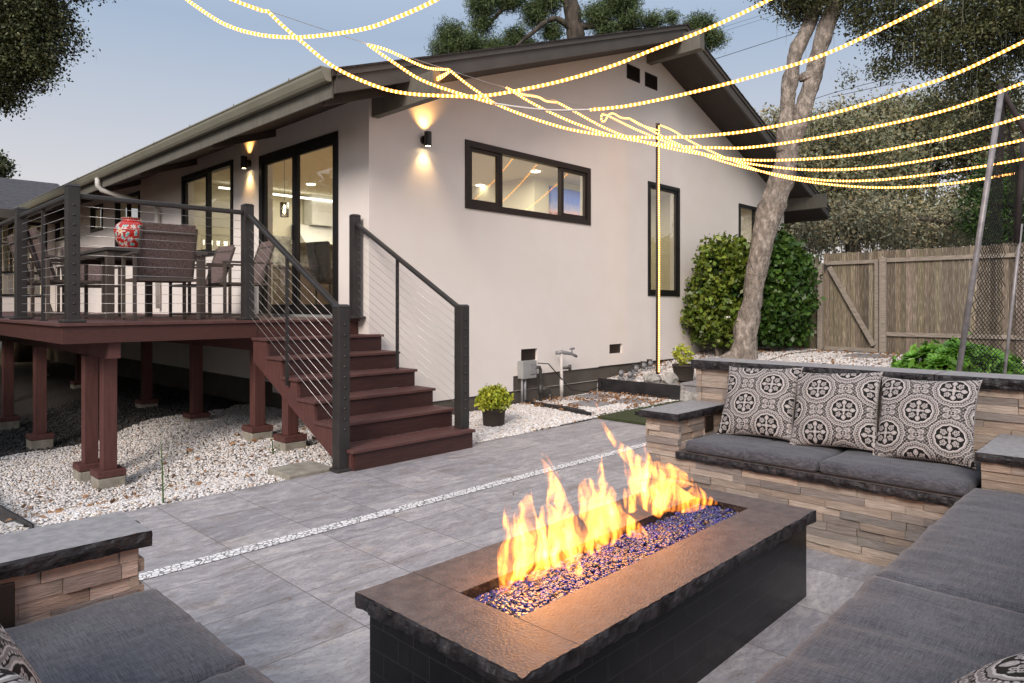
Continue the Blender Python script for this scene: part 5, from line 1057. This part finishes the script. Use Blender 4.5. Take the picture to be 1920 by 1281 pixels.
pot_plant('potted_shrub', 'small yellowish shrub in a dark pot behind the bench', 9.12, 5.25, gh(9.1,5.2)-.02, .13, .165, .24, .38, M['yellowleaf'], 520, .032, 41, cr=(.17,.17,.17))
for (c, r3, n, s, lb, mtl) in (((11.54,5.84,1.60),(.74,.44,1.04),17000,.062,'clipped camellia hedge with white flowers left of the leaning trunk','camelliay'),((12.55,5.26,1.64),(.82,.62,1.14),19000,.066,'taller dark glossy camellia hedge right of the leaning trunk','camellia')):
    t = thing('camellia_hedge', lb, 'hedge', (c[0],c[1],.45), 'camellia hedges by the house wall')
    bl = [(c[0],c[1],c[2],r3[0],r3[1],r3[2]*.92)]; rr = random.Random(n)
    bl += [(c[0]+rr.uniform(-.5,.5),c[1]+rr.uniform(-.25,.25),c[2]+rr.uniform(-.6,.75),.34,.3,.36) for _ in range(12)] + [(c[0]+dx_,c[1]-.05,zz_,.42,.34,.42) for dx_ in (-.3,.1,.4) for zz_ in (.98,1.5,2.15)]
    p, cc = cloud(bl, n, 8, .05, int(n/10), .72); p = p[p[:,2] > .60]; v, f, c_ = leaf_arrays(p, s, 1.5, .1, n, up=(-.15,-.25,.25)); mk('foliage', v, f, M[mtl], t, col=c_)
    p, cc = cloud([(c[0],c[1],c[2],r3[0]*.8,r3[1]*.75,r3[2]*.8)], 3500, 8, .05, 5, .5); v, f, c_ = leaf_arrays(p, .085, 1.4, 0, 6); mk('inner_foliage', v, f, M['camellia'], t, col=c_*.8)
    b = B()
    for k in range(5): limb(b, [(c[0]-.2+.1*k,c[1],.38),(c[0]-.3+.15*k,c[1],.8),(c[0]-.45+.22*k,c[1],1.5)], [.04,.03,.015], 7, .1, 4, k)
    b.build('stem', M['bark'], t, True)
    if mtl == 'camelliay':
        for q in ((11.07,5.52,1.12),(11.35,5.44,1.05),(11.7,5.45,1.75)): b = B(); b.lathe([(.001,0),(.03,.01),(.045,.03),(.03,.045),(.001,.05)], q, 9); b.build('flower', M['flower'], t, True)
# succulents
AE = thing('aeonium_cluster', 'large mound of bright green aeonium rosettes behind the bench', 'succulent', (10.2,2.25,.3)); rr = random.Random(9); b = B()
for k in range(58):
    a = rr.random()*2*PI; ra = math.sqrt(rr.random()); cx, cy = 10.35+ra*math.cos(a)*.6, 2.02+ra*math.sin(a)*.78; cz_ = .36+.44*(1-ra**2.5)+rr.uniform(-.03,.05)
    tilt = Vector((math.cos(a)*ra*.55-.25, math.sin(a)*ra*.55, 1)).normalized(); X = tilt.cross(Vector((0,1,0.1))).normalized(); Y = tilt.cross(X); R0 = rr.uniform(.12,.18)
    for ring, (n, rl, lift) in enumerate(((15,1.0,.10),(13,.84,.34),(10,.62,.62),(7,.38,.95))):
        for j in range(n):
            an = 2*PI*(j+ring*.5)/n; dv = X*math.cos(an)+Y*math.sin(an); sd = X*-math.sin(an)+Y*math.cos(an); L_ = R0*rl; up = tilt*(L_*lift)
            O = Vector((cx,cy,cz_)); g = .75+.4*rr.random()+.15*ring; b.col = (g,g,g*.9)
            b.add([O+dv*L_*.05-sd*L_*.05, O+dv*L_*.05+sd*L_*.05, O+dv*L_*.75+sd*L_*.2+up*.75, O+dv*L_+up, O+dv*L_*.75-sd*L_*.2+up*.75, O+dv*L_*.55+up*.42], [(0,5,4),(0,1,5),(1,2,5),(5,2,3),(5,3,4)])
b.build('rosette', M['aeonium'], AE, fixn=False)
p, cc = cloud([(10.35,2.02,.36,.62,.82,.44)], 5200, 16, .055, 77, .62); p = p[p[:,2] > .3]; v, f, c_ = leaf_arrays(p, .050, 2.3, .1, 78, up=(-.35,-.1,.45)); mk('outer_leaves', v, f, M['aeonium'], AE, col=c_)
b = B(); b.col = None
for k in range(14): a = rr.random()*6.3; ra = rr.random(); b.tube([(10.35+ra*.3*math.cos(a),2.02+ra*.4*math.sin(a),.25),(10.35+ra*.45*math.cos(a),2.02+ra*.6*math.sin(a),.5)], .015, 6)
b.build('stem', M['bark'], AE)
# ================================================================ fence and gate
FX = 13.6
def boards(b, y0, y1, zb, ztf, w_=.088, seed=0, x=FX, t=.018):
    rr = random.Random(seed); y = y0
    while y < y1-.01:
        k = rr.choice((.55,.7,.85,.95,1.0,1.1,1.25))*rr.uniform(.92,1.08); b.col = (k, k*rr.uniform(.95,1.04), k*rr.uniform(.86,1.0)); ww = min(w_*rr.uniform(.85,1.1), y1-y); dz = rr.uniform(-.012,.012); dx = rr.uniform(-.004,.004)
        b.box(x+dx, x+t+dx, y+.002, y+ww-.003, zb, ztf(y)+dz); y += ww
topz = lambda y: 2.36 + .02*math.sin(y*1.7)
FE = thing('wooden_fence', 'weathered vertical board fence running right of the gate', 'fence', (FX,1.0,.4))
b = B(); boards(b, -4.0, 3.79, .42, topz, seed=1); b.build('board_panel', M['fence'], FE)
b = B(); b.box(FX-.045,FX-.003,-4,3.72,2.13,2.20); b.build('top_rail', M['fencerail'], FE, bevel=.004)
b = B(); b.box(FX-.045,FX-.003,-4,3.72,.80,.87); b.build('bottom_rail', M['fencerail'], FE, bevel=.004)
for y in (3.77, 1.35, -1.1): b = B(); b.box(FX-.10,FX-.006,y-.055,y+.055,.35,2.22 if y > 3 else 2.12); b.build('post', M['fencerail'], FE, bevel=.006)
GA = thing('wooden_gate', 'weathered board gate with a diagonal brace between the hedge and fence', 'gate', (FX,4.3,.45))
b = B(); boards(b, 3.80, 4.83, .50, lambda y: 2.34, .075, 2, FX+.002); b.build('board_panel', M['fence'], GA)
b = B(); b.box(FX-.04,FX-.003,3.85,4.80,2.12,2.19); b.box(FX-.04,FX-.003,3.85,4.80,.50,.57); b.box(FX-.038,FX-.003,3.85,3.92,.571,2.119); b.build('gate_frame', M['fencerail'], GA, bevel=.004)
b = B(); b.beam((FX-.062,4.70,2.08),(FX-.062,3.92,.62), .03, .085); b.build('diagonal_brace', M['fencerail'], GA, bevel=.004)
b = B(); b.box(FX-.05,FX-.04,4.72,4.80,2.08,2.12); b.tube([(FX-.05,4.78,2.02),(FX-.05,4.78,2.14)], .012, 6); b.build('hinge', M['iron'], GA)
FL2 = thing('wooden_fence', 'darker short fence section between the gate and the house', 'fence', (FX,5.5,.4))
b = B(); boards(b, 4.92, 6.33, .42, lambda y: 2.30, seed=4); b.build('board_panel', M['fence'], FL2)
b = B(); b.box(FX-.10,FX-.004,4.82,4.91,.35,2.16); b.build('post', M['fencerail'], FL2, bevel=.006)
b = B(); b.box(FX-.045,FX-.003,4.92,6.33,.80,.87); b.box(FX-.045,FX-.003,4.92,6.33,2.08,2.15); b.build('rail', M['fencerail'], FL2)
# ================================================================ sports net on poles
NT = thing('practice_net', 'tall black sports net on leaning metal poles at the right edge', 'net', tuple(at(1797,760,7.5)))
dn = 7.5
def npole(a, c, r_, m, nm='pole'): b = B(); b.tube([a, c], r_, 10); return b.build(nm, m, NT, True)
A0, A1 = at(1878,168,dn), at(1790,748,dn); npole(A0, A1, .030, M['netpole'])
npole(at(1874,160,dn), at(1960,315,dn+.1), .028, M['netdark'], 'top_pole'); npole(at(1921,250,dn+.3), at(1905,455,dn+.4), .034, M['netdark'], 'net_sleeve'); npole(at(1915,420,dn+.4), at(1878,750,dn+.5), .018, M['netpole'])
def quadnet(P00, P10, P11, P01, nu, nv_):
    b = B(); f = lambda u, v: (P00*(1-u)+P10*u)*(1-v)+(P01*(1-u)+P11*u)*v
    def poly(pts): b.tube([p+Vector((0,0,.03*mn.noise(p*2))) for p in pts], .0042, 3, False)
    K = 26; asp = nv_/nu
    for s_ in (1,-1):
        for i in range(-nv_, nu+nv_):
            pts = []
            for k in range(K+1):
                v = k/K; u = (i + s_*v*nv_)/nu
                if -1e-6 <= u <= 1+1e-6: pts.append(f(u, v))
            if len(pts) > 1: poly(pts)
    return b
b = quadnet(at(1880,190,dn), at(1884,195,dn+.1), at(1886,740,dn+.5), at(1792,740,dn), 10, 60); b.build('net_panel', M['netm'], NT, fixn=False)
b = quadnet(at(1884,195,dn+.1), at(1912,330,dn+.4), at(1912,460,dn+.45), at(1884,460,dn+.3), 4, 20); b.build('net_panel', M['netm'], NT, fixn=False)
b = quadnet(at(1908,330,dn+.4), at(2010,330,dn+.4), at(2010,740,dn+.5), at(1886,740,dn+.5), 14, 44); b.build('net_panel', M['netm'], NT, fixn=False)
# ================================================================ trees
def tree(nm, lb, base, trunks, blobs, n, ls, lm, seed, bark='barkdark', clump=14, sig=.12, elong=1.9, shell=.5, lich=0, ll=(.1,.5), cat='tree', flat=0, rings=10, wob=.12, cut=None, lw=.006):
    t = thing(nm, lb, cat, base, None); b = B()
    for i, (pts, rad) in enumerate(trunks): limb(b, pts, rad, rings, wob, 7, i+seed)
    b.build('trunk', M[bark], t, True, fixn=False)
    p, cc = cloud(blobs, n, clump, sig, seed, shell)
    if cut is not None: p = p[cut(p)]
    v, f, c = leaf_arrays(p, ls, elong, flat, seed); mk('crown', v, f, M[lm], t, col=c)
    # twigs inside the crown
    b = B(); r = np.random.default_rng(seed+5); bc = np.array(blobs)
    for k in range(min(90, len(cc))):
        q = Vector(cc[r.integers(len(cc))]); o = Vector(bc[np.argmin(((bc[:,:3]-np.array(q))**2).sum(1))][:3]); mdl = (q+o)/2+Vector(r.normal(size=3)*.1); b.tube([o, mdl, q], [.03,.015,.004], 5, False)
    b.build('branch', M['barkdark'], t, True, fixn=False)['kind'] = 'stuff'
    if lich: v, f, c = hang(cc, lich, ll[0], ll[1], lw, seed); mk('lichen', v, f, M['lichen'], t, col=c)['kind'] = 'stuff'
    return t
D0 = 11.8
tp = [at(1392,690,D0),at(1391,672,D0),at(1399,620,D0),at(1411,560,D0),at(1424,480,D0),at(1444,400,D0),at(1464,340,D0),at(1475,300,D0),at(1477,262,D0)]
tr1 = (tp, [.30,.235,.195,.175,.185,.205,.215,.175,.17])
l1 = ([at(1474,285,D0),at(1474,235,D0),at(1479,170,D0),at(1489,110,D0),at(1510,60,D0),at(1532,5,D0+.2),at(1560,-60,D0+.5)], [.15,.15,.125,.12,.12,.12,.10])
l2 = ([at(1480,275,D0),at(1497,235,D0-.1),at(1518,165,D0-.1),at(1533,110,D0-.1),at(1550,50,D0-.1),at(1570,-10,D0),at(1590,-80,D0)], [.14,.145,.145,.14,.14,.13,.12])
kn = ([at(1512,150,D0-.1),at(1510,142,D0-.1),at(1508,136,D0-.1)], [.12,.13,.08])
br = ([at(1560,-40,D0),at(1660,-30,D0-.4),at(1780,30,D0-.3),at(1860,80,D0),at(1935,105,D0+.2)], [.11,.09,.08,.07,.06]); br2 = ([at(1790,36,D0-.3),at(1830,130,D0),at(1845,200,D0+.3)], [.05,.035,.02])
rt = ([at(1385,672,D0),at(1362,676,D0-.1),at(1335,690,D0-.2)], [.2,.12,.05])
bl = [(*at(px,py,d), a, a, c) for px, py, d, a, c in ((1475,-30,11.8,.62,.42),(1545,-20,11.6,.7,.45),(1500,20,11.9,.35,.28),(1640,-10,11.5,.75,.5),(1690,50,11.6,.62,.5),(1740,100,11.6,.55,.42),(1800,40,11.3,.9,.7),(1820,150,11.7,.62,.5),(1900,60,11.5,.95,.8),(1880,190,12,.5,.4),(1760,210,12,.36,.30),(1840,250,12.1,.42,.32),(1930,-40,10.8,1.0,.7),(1660,130,11.8,.28,.2),(1605,40,11.6,.25,.3),(1590,150,11.9,.12,.2))]
tree('oak_tree', 'large leaning oak with forked pale trunk and canopy above the hedge', tuple(at(1390,672,D0)), [tr1,l1,l2,kn,br,br2,rt], bl, 62000, .029, 'oakleaf', 3, 'bark', 12, .085, 1.7, .25, 420, (.15,.75), rings=18, wob=.13, lw=.007)
bl = [(*at(px,py,d), a, a, c) for px, py, d, a, c in ((5,15,11,1.0,.75),(60,50,11,.72,.6),(10,110,11,.75,.5),(-60,120,11,1.0,.8),(125,-45,11,.7,.3),(190,-34,11,.35,.12),(5,180,11.2,.32,.24),(68,120,11,.36,.34),(92,15,11,.3,.35))]
tree('oak_tree', 'dark overhanging oak foliage in the upper left corner', tuple(at(-420,800,11)), [([at(-420,800,11),at(-380,300,11),at(-200,60,11),at(20,60,11)], [.3,.25,.16,.05])], bl, 62000, .030, 'oakleaf', 13, 'barkdark', 12, .075, 1.7, .2, 160, (.08,.35))
# pine behind the roof
DP = 23.0
tk = [([at(1100,420,DP),at(1092,160,DP),at(1082,90,DP),at(1076,40,DP),at(1068,0,DP),at(1060,-60,DP)], [.42,.36,.30,.27,.25,.22]),
      ([at(1080,62,DP),at(1040,35,DP-.3),at(1000,60,DP-.6),at(960,95,DP-1)], [.12,.09,.07,.05]), ([at(1068,5,DP),at(1000,-30,DP),at(950,10,DP),at(905,60,DP)], [.14,.10,.07,.04]), ([at(1085,50,DP),at(1140,50,DP),at(1230,60,DP+.3),at(1335,60,DP+.6)], [.12,.08,.06,.03])]
bl = [(*at(px,py,DP), a, a, c) for px, py, a, c in ((845,62,.42,.32),(835,92,.45,.25),(880,85,.55,.35),(925,95,.6,.3),(905,45,.35,.25),(905,10,.5,.35),(955,0,.5,.3),(965,70,.35,.25),(1000,25,.4,.4),(1035,60,.35,.25),(1030,5,.4,.35),(1120,30,.5,.3),(1165,5,.6,.35),(1180,40,.55,.2),(1140,60,.5,.2),(1225,40,.3,.2),(1310,48,.5,.28),(1335,75,.42,.25),(1300,70,.3,.2),(1260,35,.22,.16),(985,85,.4,.2))]
tree('pine_tree', 'tall pine with bare limbs rising behind the roof ridge', tuple(at(1100,500,DP)), tk, [(q0,q1,q2,q3*1.12,q4*1.12,q5*1.15) for q0,q1,q2,q3,q4,q5 in bl], 84000, .018, 'pineleaf', 23, 'barkdark', 22, .11, 8.0, .1, 260, (.2,.8), lw=.011)
# backdrop trees beyond the fence
BK = [('grey_oak_tree','broad olive oak mass directly behind the gate',(1590,330,19),((1520,300,19,1.5,1.2),(1600,290,19,1.6,1.2),(1560,370,18.5,1.6,1.3),(1640,360,19,1.4,1.3),(1500,390,18.5,1.2,1.0)),27000,.056,'oakleaf2'),
      ('grey_oak_tree','tall olive oak behind the fence left of the net',(1730,330,21),((1700,260,21,1.8,1.3),(1780,250,21,1.8,1.5),(1660,240,21,1.1,.8),(1740,420,20.5,1.7,1.0),(1690,330,21,.9,.6)),27000,.060,'oakleaf2'),
      ('grey_oak_tree','dense dark oak behind the sports net',(1880,330,20),((1850,240,20,1.3,1.2),(1900,330,20,1.5,1.4),(1860,400,20,1.5,1.2),(1980,330,20,2,2)),27000,.060,'oakleaf2'),
      ('moss_draped_oak_tree','pale grey green lichen covered tree low behind the gate',(1590,420,17),((1555,425,17,.75,.55),(1610,410,17,.9,.6),(1660,430,17,.8,.6),(1520,440,17,.5,.45),(1720,440,17.5,.8,.45),(1780,420,17.5,.7,.6)),12000,.045,'haze_leaf'),
      ('moss_draped_oak_tree','grey green feathery tree top behind the roof end and trunk',(1480,260,25),((1455,235,25,.8,.7),(1500,245,25,1.1,.9),(1580,235,25,1.5,.8),(1660,225,25,1.4,.7),(1440,250,25,.5,.4)),11000,.06,'haze_leaf')]
for k, (nm, lb, tb, bls, n, s_, lm) in enumerate(BK):
    bl = [(*at(px,py,d), a, a, c) for px,py,d,a,c in bls]; d = tb[2]; b0 = at(tb[0],640,d); b0.z = .2
    brs = [([b0, at(tb[0]+10,480,d), at(tb[0]-15,380,d)], [.22,.18,.12])] + [([at(tb[0]+5,450,d), at((tb[0]+q[0])/2,(400+q[1])/2,d), at(q[0],q[1],d)], [.11,.07,.03]) for q in bls]
    tree(nm, lb, tuple(b0), brs, bl, n, s_, lm, 50+k, 'barkdark', 12, .16, 1.9, .35, 900 if 'moss' in nm else 650, (.2,.9), lw=.016)
bl = [(*at(1885,400,15.5),.95,.95,.95),(*at(1870,330,15.5),.5,.5,.5),(*at(1930,380,15.5),.9,.9,1.1)]
tree('cypress_hedge', 'very dark evergreen hedge behind the net above the fence', tuple(at(1880,640,15.5)), [([at(1880,640,15.5),at(1880,420,15.5)],[.12,.08])], bl, 17000, .03, 'camellia', 71, 'barkdark', 10, .06, 3.5, .4, cat='hedge')
tree('far_tree', 'small leafy tree tip above the neighbouring roof at far left', tuple(at(-20,560,34)), [([at(-20,560,34),at(-12,330,34)],[.2,.1])], [(*at(-5,310,34),.75,.75,.6),(*at(-30,330,34),1,1,.7)], 3500, .10, 'oakleaf', 72, 'barkdark', 8, .15, 1.8, .3)
tree('background_oak', 'dark tree trunk and foliage in the shade beyond the deck', tuple(at(40,760,17)), [([at(40,760,17),at(38,640,17),at(30,500,17),at(20,420,17)],[.42,.36,.32,.25])], [(*at(-120,430,19),1.3,1.3,1.2),(*at(-200,560,18),1.6,1.6,1.2)], 6000, .09, 'oakleaf', 73, 'barkdark', 8, .15, 1.8, .4)
for k, (x, y, r_) in enumerate(((-5,30,4.2),(-11,27,4.4),(0.5,37,4.6),(-15,18,3.4))):
    tree('oak_tree', ('broad oak seen only as a dark reflection in the door glass','larger oak reflected in the front windows','far oak reflected in the left windows','small oak reflected at the edge of the glass door')[k], (x,y,-.3), [([(x,y,-.4),(x+.2,y,3.0),(x,y+.2,5.2)],[.45,.35,.2])],
         [(x,y,5.6,r_,r_,2.6),(x+1,y-1.5,4.0,r_*.6,r_*.6,1.8),(x,y+1.8,6.6,r_*.5,r_*.5,1.8),(x+.5,y,2.6,r_*.8,r_*.9,1.6)], 6500, .30, 'oakleaf', 90+k, 'barkdark', 12, .22, 1.8, .35)
bl = [(-.35+.15*math.sin(k), 8.4+k*.8, .9, .55, .65, 1.15) for k in range(15)]  # out-of-view hedge, added to keep low light from under the deck
tree('light_blocking_hedge', 'unseen hedge added left of the deck to block low light', (-.35,13,-.3), [([(-.35,y,-.3),(-.3,y+.1,.6),(-.35,y,1.4)],[.06,.05,.02]) for y in (8.6,10.8,13,15.2,17.4,19.4)], bl, 15000, .085, 'camellia', 95, 'barkdark', 10, .09, 1.6, .5, cat='hedge')
# utility wires
U = thing('utility_wire', 'thin overhead utility wires crossing the sky right of the ridge', 'wire', tuple(at(1340,110,32)))
for pts in (((1300,124),(1480,66),(1700,-10)),((1360,58),(1480,20),(1600,-20)),((1360,50),(1480,12),(1600,-28)),((1420,220),(1560,175),(1680,143)),((1560,182),(1660,160),(1700,152)),((1540,310),(1760,262),(1960,214))):
    b = B(); b.tube([at(px,py,32) for px,py in pts], .014 if pts[0][0] != 1360 else .007, 5); b.build('wire', M['lampblack'], U)
# ================================================================ light pole and rope lights
PB = Vector((9.37,5.85,.27)); PT = Vector((9.37,5.85,4.19))
t = thing('light_pole', 'slim dark metal pole wrapped with a glowing rope light', 'pole', tuple(PB)); b = B(); b.tube([PB, PT], .032, 12); b.build('pole_shaft', M['lampblack'], t, True)
b = B(); b.tube([PT-Vector((0,0,.01)), PT+Vector((0,0,.03))], .036, 12); b.build('pole_cap', M['lampblack'], t, True)
def wire_pt(px):      # plan position on the support wire seen in column px
    u = (px-960)/FPX; dx, dy = cT+u*sT, sT-u*cT; m_ = .1207; d = (5.85-9.37*m_)/(dy-m_*dx); return Vector((d*dx, d*dy, 0))
def dens(pts, k=7):
    out = []
    for i in range(len(pts)-1):
        p0, p1, p2, p3 = [np.array(pts[j], float) for j in (max(i-1,0), i, i+1, min(i+2,len(pts)-1))]
        for q in range(k): t = q/k; out.append(.5*((2*p1)+(p2-p0)*t+(2*p0-5*p1+4*p2-p3)*t*t+(3*p1-p0-3*p2+p3)*t*t*t))
    out.append(np.array(pts[-1], float)); return out
def onplane(pts, Lp, Rp):
    out = []; e = Rp-Lp; e.z = 0; nrm = Vector((-e.y, e.x, 0))
    for px, py in dens(pts):
        u = (px-960)/FPX; dr_ = Vector((cT+u*sT, sT-u*cT, 0)); d = Lp.dot(nrm)/dr_.dot(nrm); out.append(Vector((d*dr_.x, d*dr_.y, CH-(py-HY)/FPX*d)))
    return out
def rope(name, pts3, m, parent=None, r_=.0118, lb=None, cat=None, grp=None):
    b = B(); n = 8; al = [0]; 
    for i in range(1, len(pts3)): al.append(al[-1]+(pts3[i]-pts3[i-1]).length)
    # resample finely so beads read along the rope
    L_ = al[-1]; N = max(2, int(L_/.012)); P = []; A_ = []; j = 0
    for i in range(N+1):
        s = L_*i/N
        while j < len(al)-2 and al[j+1] < s: j += 1
        t_ = (s-al[j])/max(al[j+1]-al[j],1e-6); P.append(pts3[j].lerp(pts3[j+1], min(1,t_))); A_ += [s]*n
    b.tube(P, r_, n); o = mk(name, b.v, b.f, m, parent, True, attr=A_, fixn=False)
    if lb: tag(o, lb, cat, grp)
    return o
SG = 'rope light strands strung over the patio'
STR = [('rope light strand nearest the camera crossing the sky at upper left', [(345,-6),(362,8),(420,45),(480,64),(540,70),(600,67),(680,55),(740,35),(817,0),(900,-52)], at(350,0,5.2), at(817,0,4.3)),
 ('long sagging rope light from the sky over the gutter to the top right', [(502,21),(535,53),(568,80),(625,125),(700,160),(760,175),(840,180),(905,180),(980,168),(1060,150),(1150,123),(1220,95),(1300,65),(1370,35),(1445,-2),(1530,-48)], None, Vector((4.8,2.07,0))),
 ('rope light passing the ridge vents with an unlit white section', [(690,84),(745,122),(790,150),(850,172),(925,194),None,(1107,206),(1180,198),(1290,175),(1400,147),(1530,108),(1640,60),(1765,-2),(1850,-50)], None, Vector((5.65,1.3,0))),
 ('rope light starting at the outrigger beam, highest at the right edge', [(842,131),(872,155),(900,175),(930,195),(990,219),(1070,243),(1150,255),(1220,258),(1280,257),(1330,254),(1420,243),(1560,213),(1700,170),(1800,135),(1920,78),(2000,38)], None, Vector((6.5,.82,0))),
 ('rope light second highest where the strands leave the right edge', [(950,165),(1010,200),(1080,232),(1150,255),(1220,268),(1280,275),(1340,277),(1400,277),(1500,264),(1640,238),(1780,205),(1920,155),(2000,120)], None, Vector((7.3,.92,0))),
 ('rope light third highest where the strands leave the right edge', [(1045,192),(1075,208),(1130,238),(1180,258),(1240,275),(1320,290),(1400,300),(1500,299),(1620,288),(1760,262),(1860,236),(1920,218),(2000,190)], None, Vector((8.1,1.03,0))),
 ('rope light fourth from the top at the right edge behind the net', [(1142,218),(1200,246),(1280,277),(1370,300),(1440,312),(1530,319),(1640,314),(1760,296),(1860,275),(1920,262),(2000,240)], None, Vector((8.7,1.1,0))),
 ('second lowest rope light strand ending near the net pole', [(1180,222),(1260,265),(1340,298),(1430,322),(1530,337),(1620,339),(1720,330),(1830,314),(1920,298),(1990,282)], None, Vector((9.2,1.25,0))),
 ('lowest rope light strand starting at the pole top', [(1235,234),(1262,245),(1300,268),(1370,300),(1450,328),(1530,343),(1620,351),(1700,351),(1800,342),(1905,325)], None, Vector((9.7,1.3,0)))]
for lb, pts, Lp, Rp in STR:
    if Lp is None: Lp = wire_pt(pts[0][0])
    Lp = Vector((Lp.x, Lp.y, 0)); Rp = Vector((Rp.x, Rp.y, 0))
    if None in pts:
        i = pts.index(None); a_, c_ = pts[:i], pts[i+1:]; t = thing('rope_light', lb, 'string light', tuple(onplane(a_[:2], Lp, Rp)[0]), SG)
        rope('lit_rope', onplane(a_, Lp, Rp), M['rope'], t); rope('lit_rope', onplane(c_, Lp, Rp), M['rope'], t); rope('unlit_rope', onplane([a_[-1],(980,202),(1040,207),c_[0]], Lp, Rp), M['ropeoff'], t, .009)
    else: rope('rope_light', onplane(pts, Lp, Rp), M['rope'], lb=lb, cat='string light', grp=SG)
W0, W1_ = wire_pt(420), wire_pt(1232)
for lb, pts in (('short rope light run along the wire at the top left', [(415,-10),(432,-2),(465,11),(490,20),(502,21)]), ('rope light run draped from the wire to the beam end', [(690,84),(720,92),(748,104),(775,117),(800,127),(822,130),(842,131),(838,137),(822,145),(820,150),(832,143),(843,134)]),
                ('rope light run twisting along the wire beside the gable', [(950,165),(980,177),(1008,182),(1025,190),(1045,192)]), ('small looped curl of rope light near the gable vents', [(1180,222),(1165,221),(1150,213),(1141,216),(1134,227),(1128,226),(1129,215),(1142,218)]), ('rope light run from the loop to the pole top', [(1180,222),(1200,234),(1235,245)])):
    rope('rope_light', onplane(pts, W0.copy(), W1_.copy()), M['rope'], lb=lb, cat='string light', grp=SG)
rope('rope_light', [PT+Vector((-.025,-.036,-.02)), PT.lerp(PB,.25)+Vector((-.03,-.036,0)), PT.lerp(PB,.5)+Vector((-.022,-.038,0)), PB+Vector((-.028,-.036,.03))], M['rope'], r_=.012, lb='straight rope light running down the front of the dark pole', cat='string light', grp=SG)
b = B(); b.tube(onplane([(330,-48),(420,-8),(502,20),(690,83),(840,131),(950,165),(1130,210),(1232,235)], W0, W1_), .0028, 5); tg(b.build('support_wire', M['steel']), 'thin steel wire holding the rope lights from pole to upper left', 'wire')
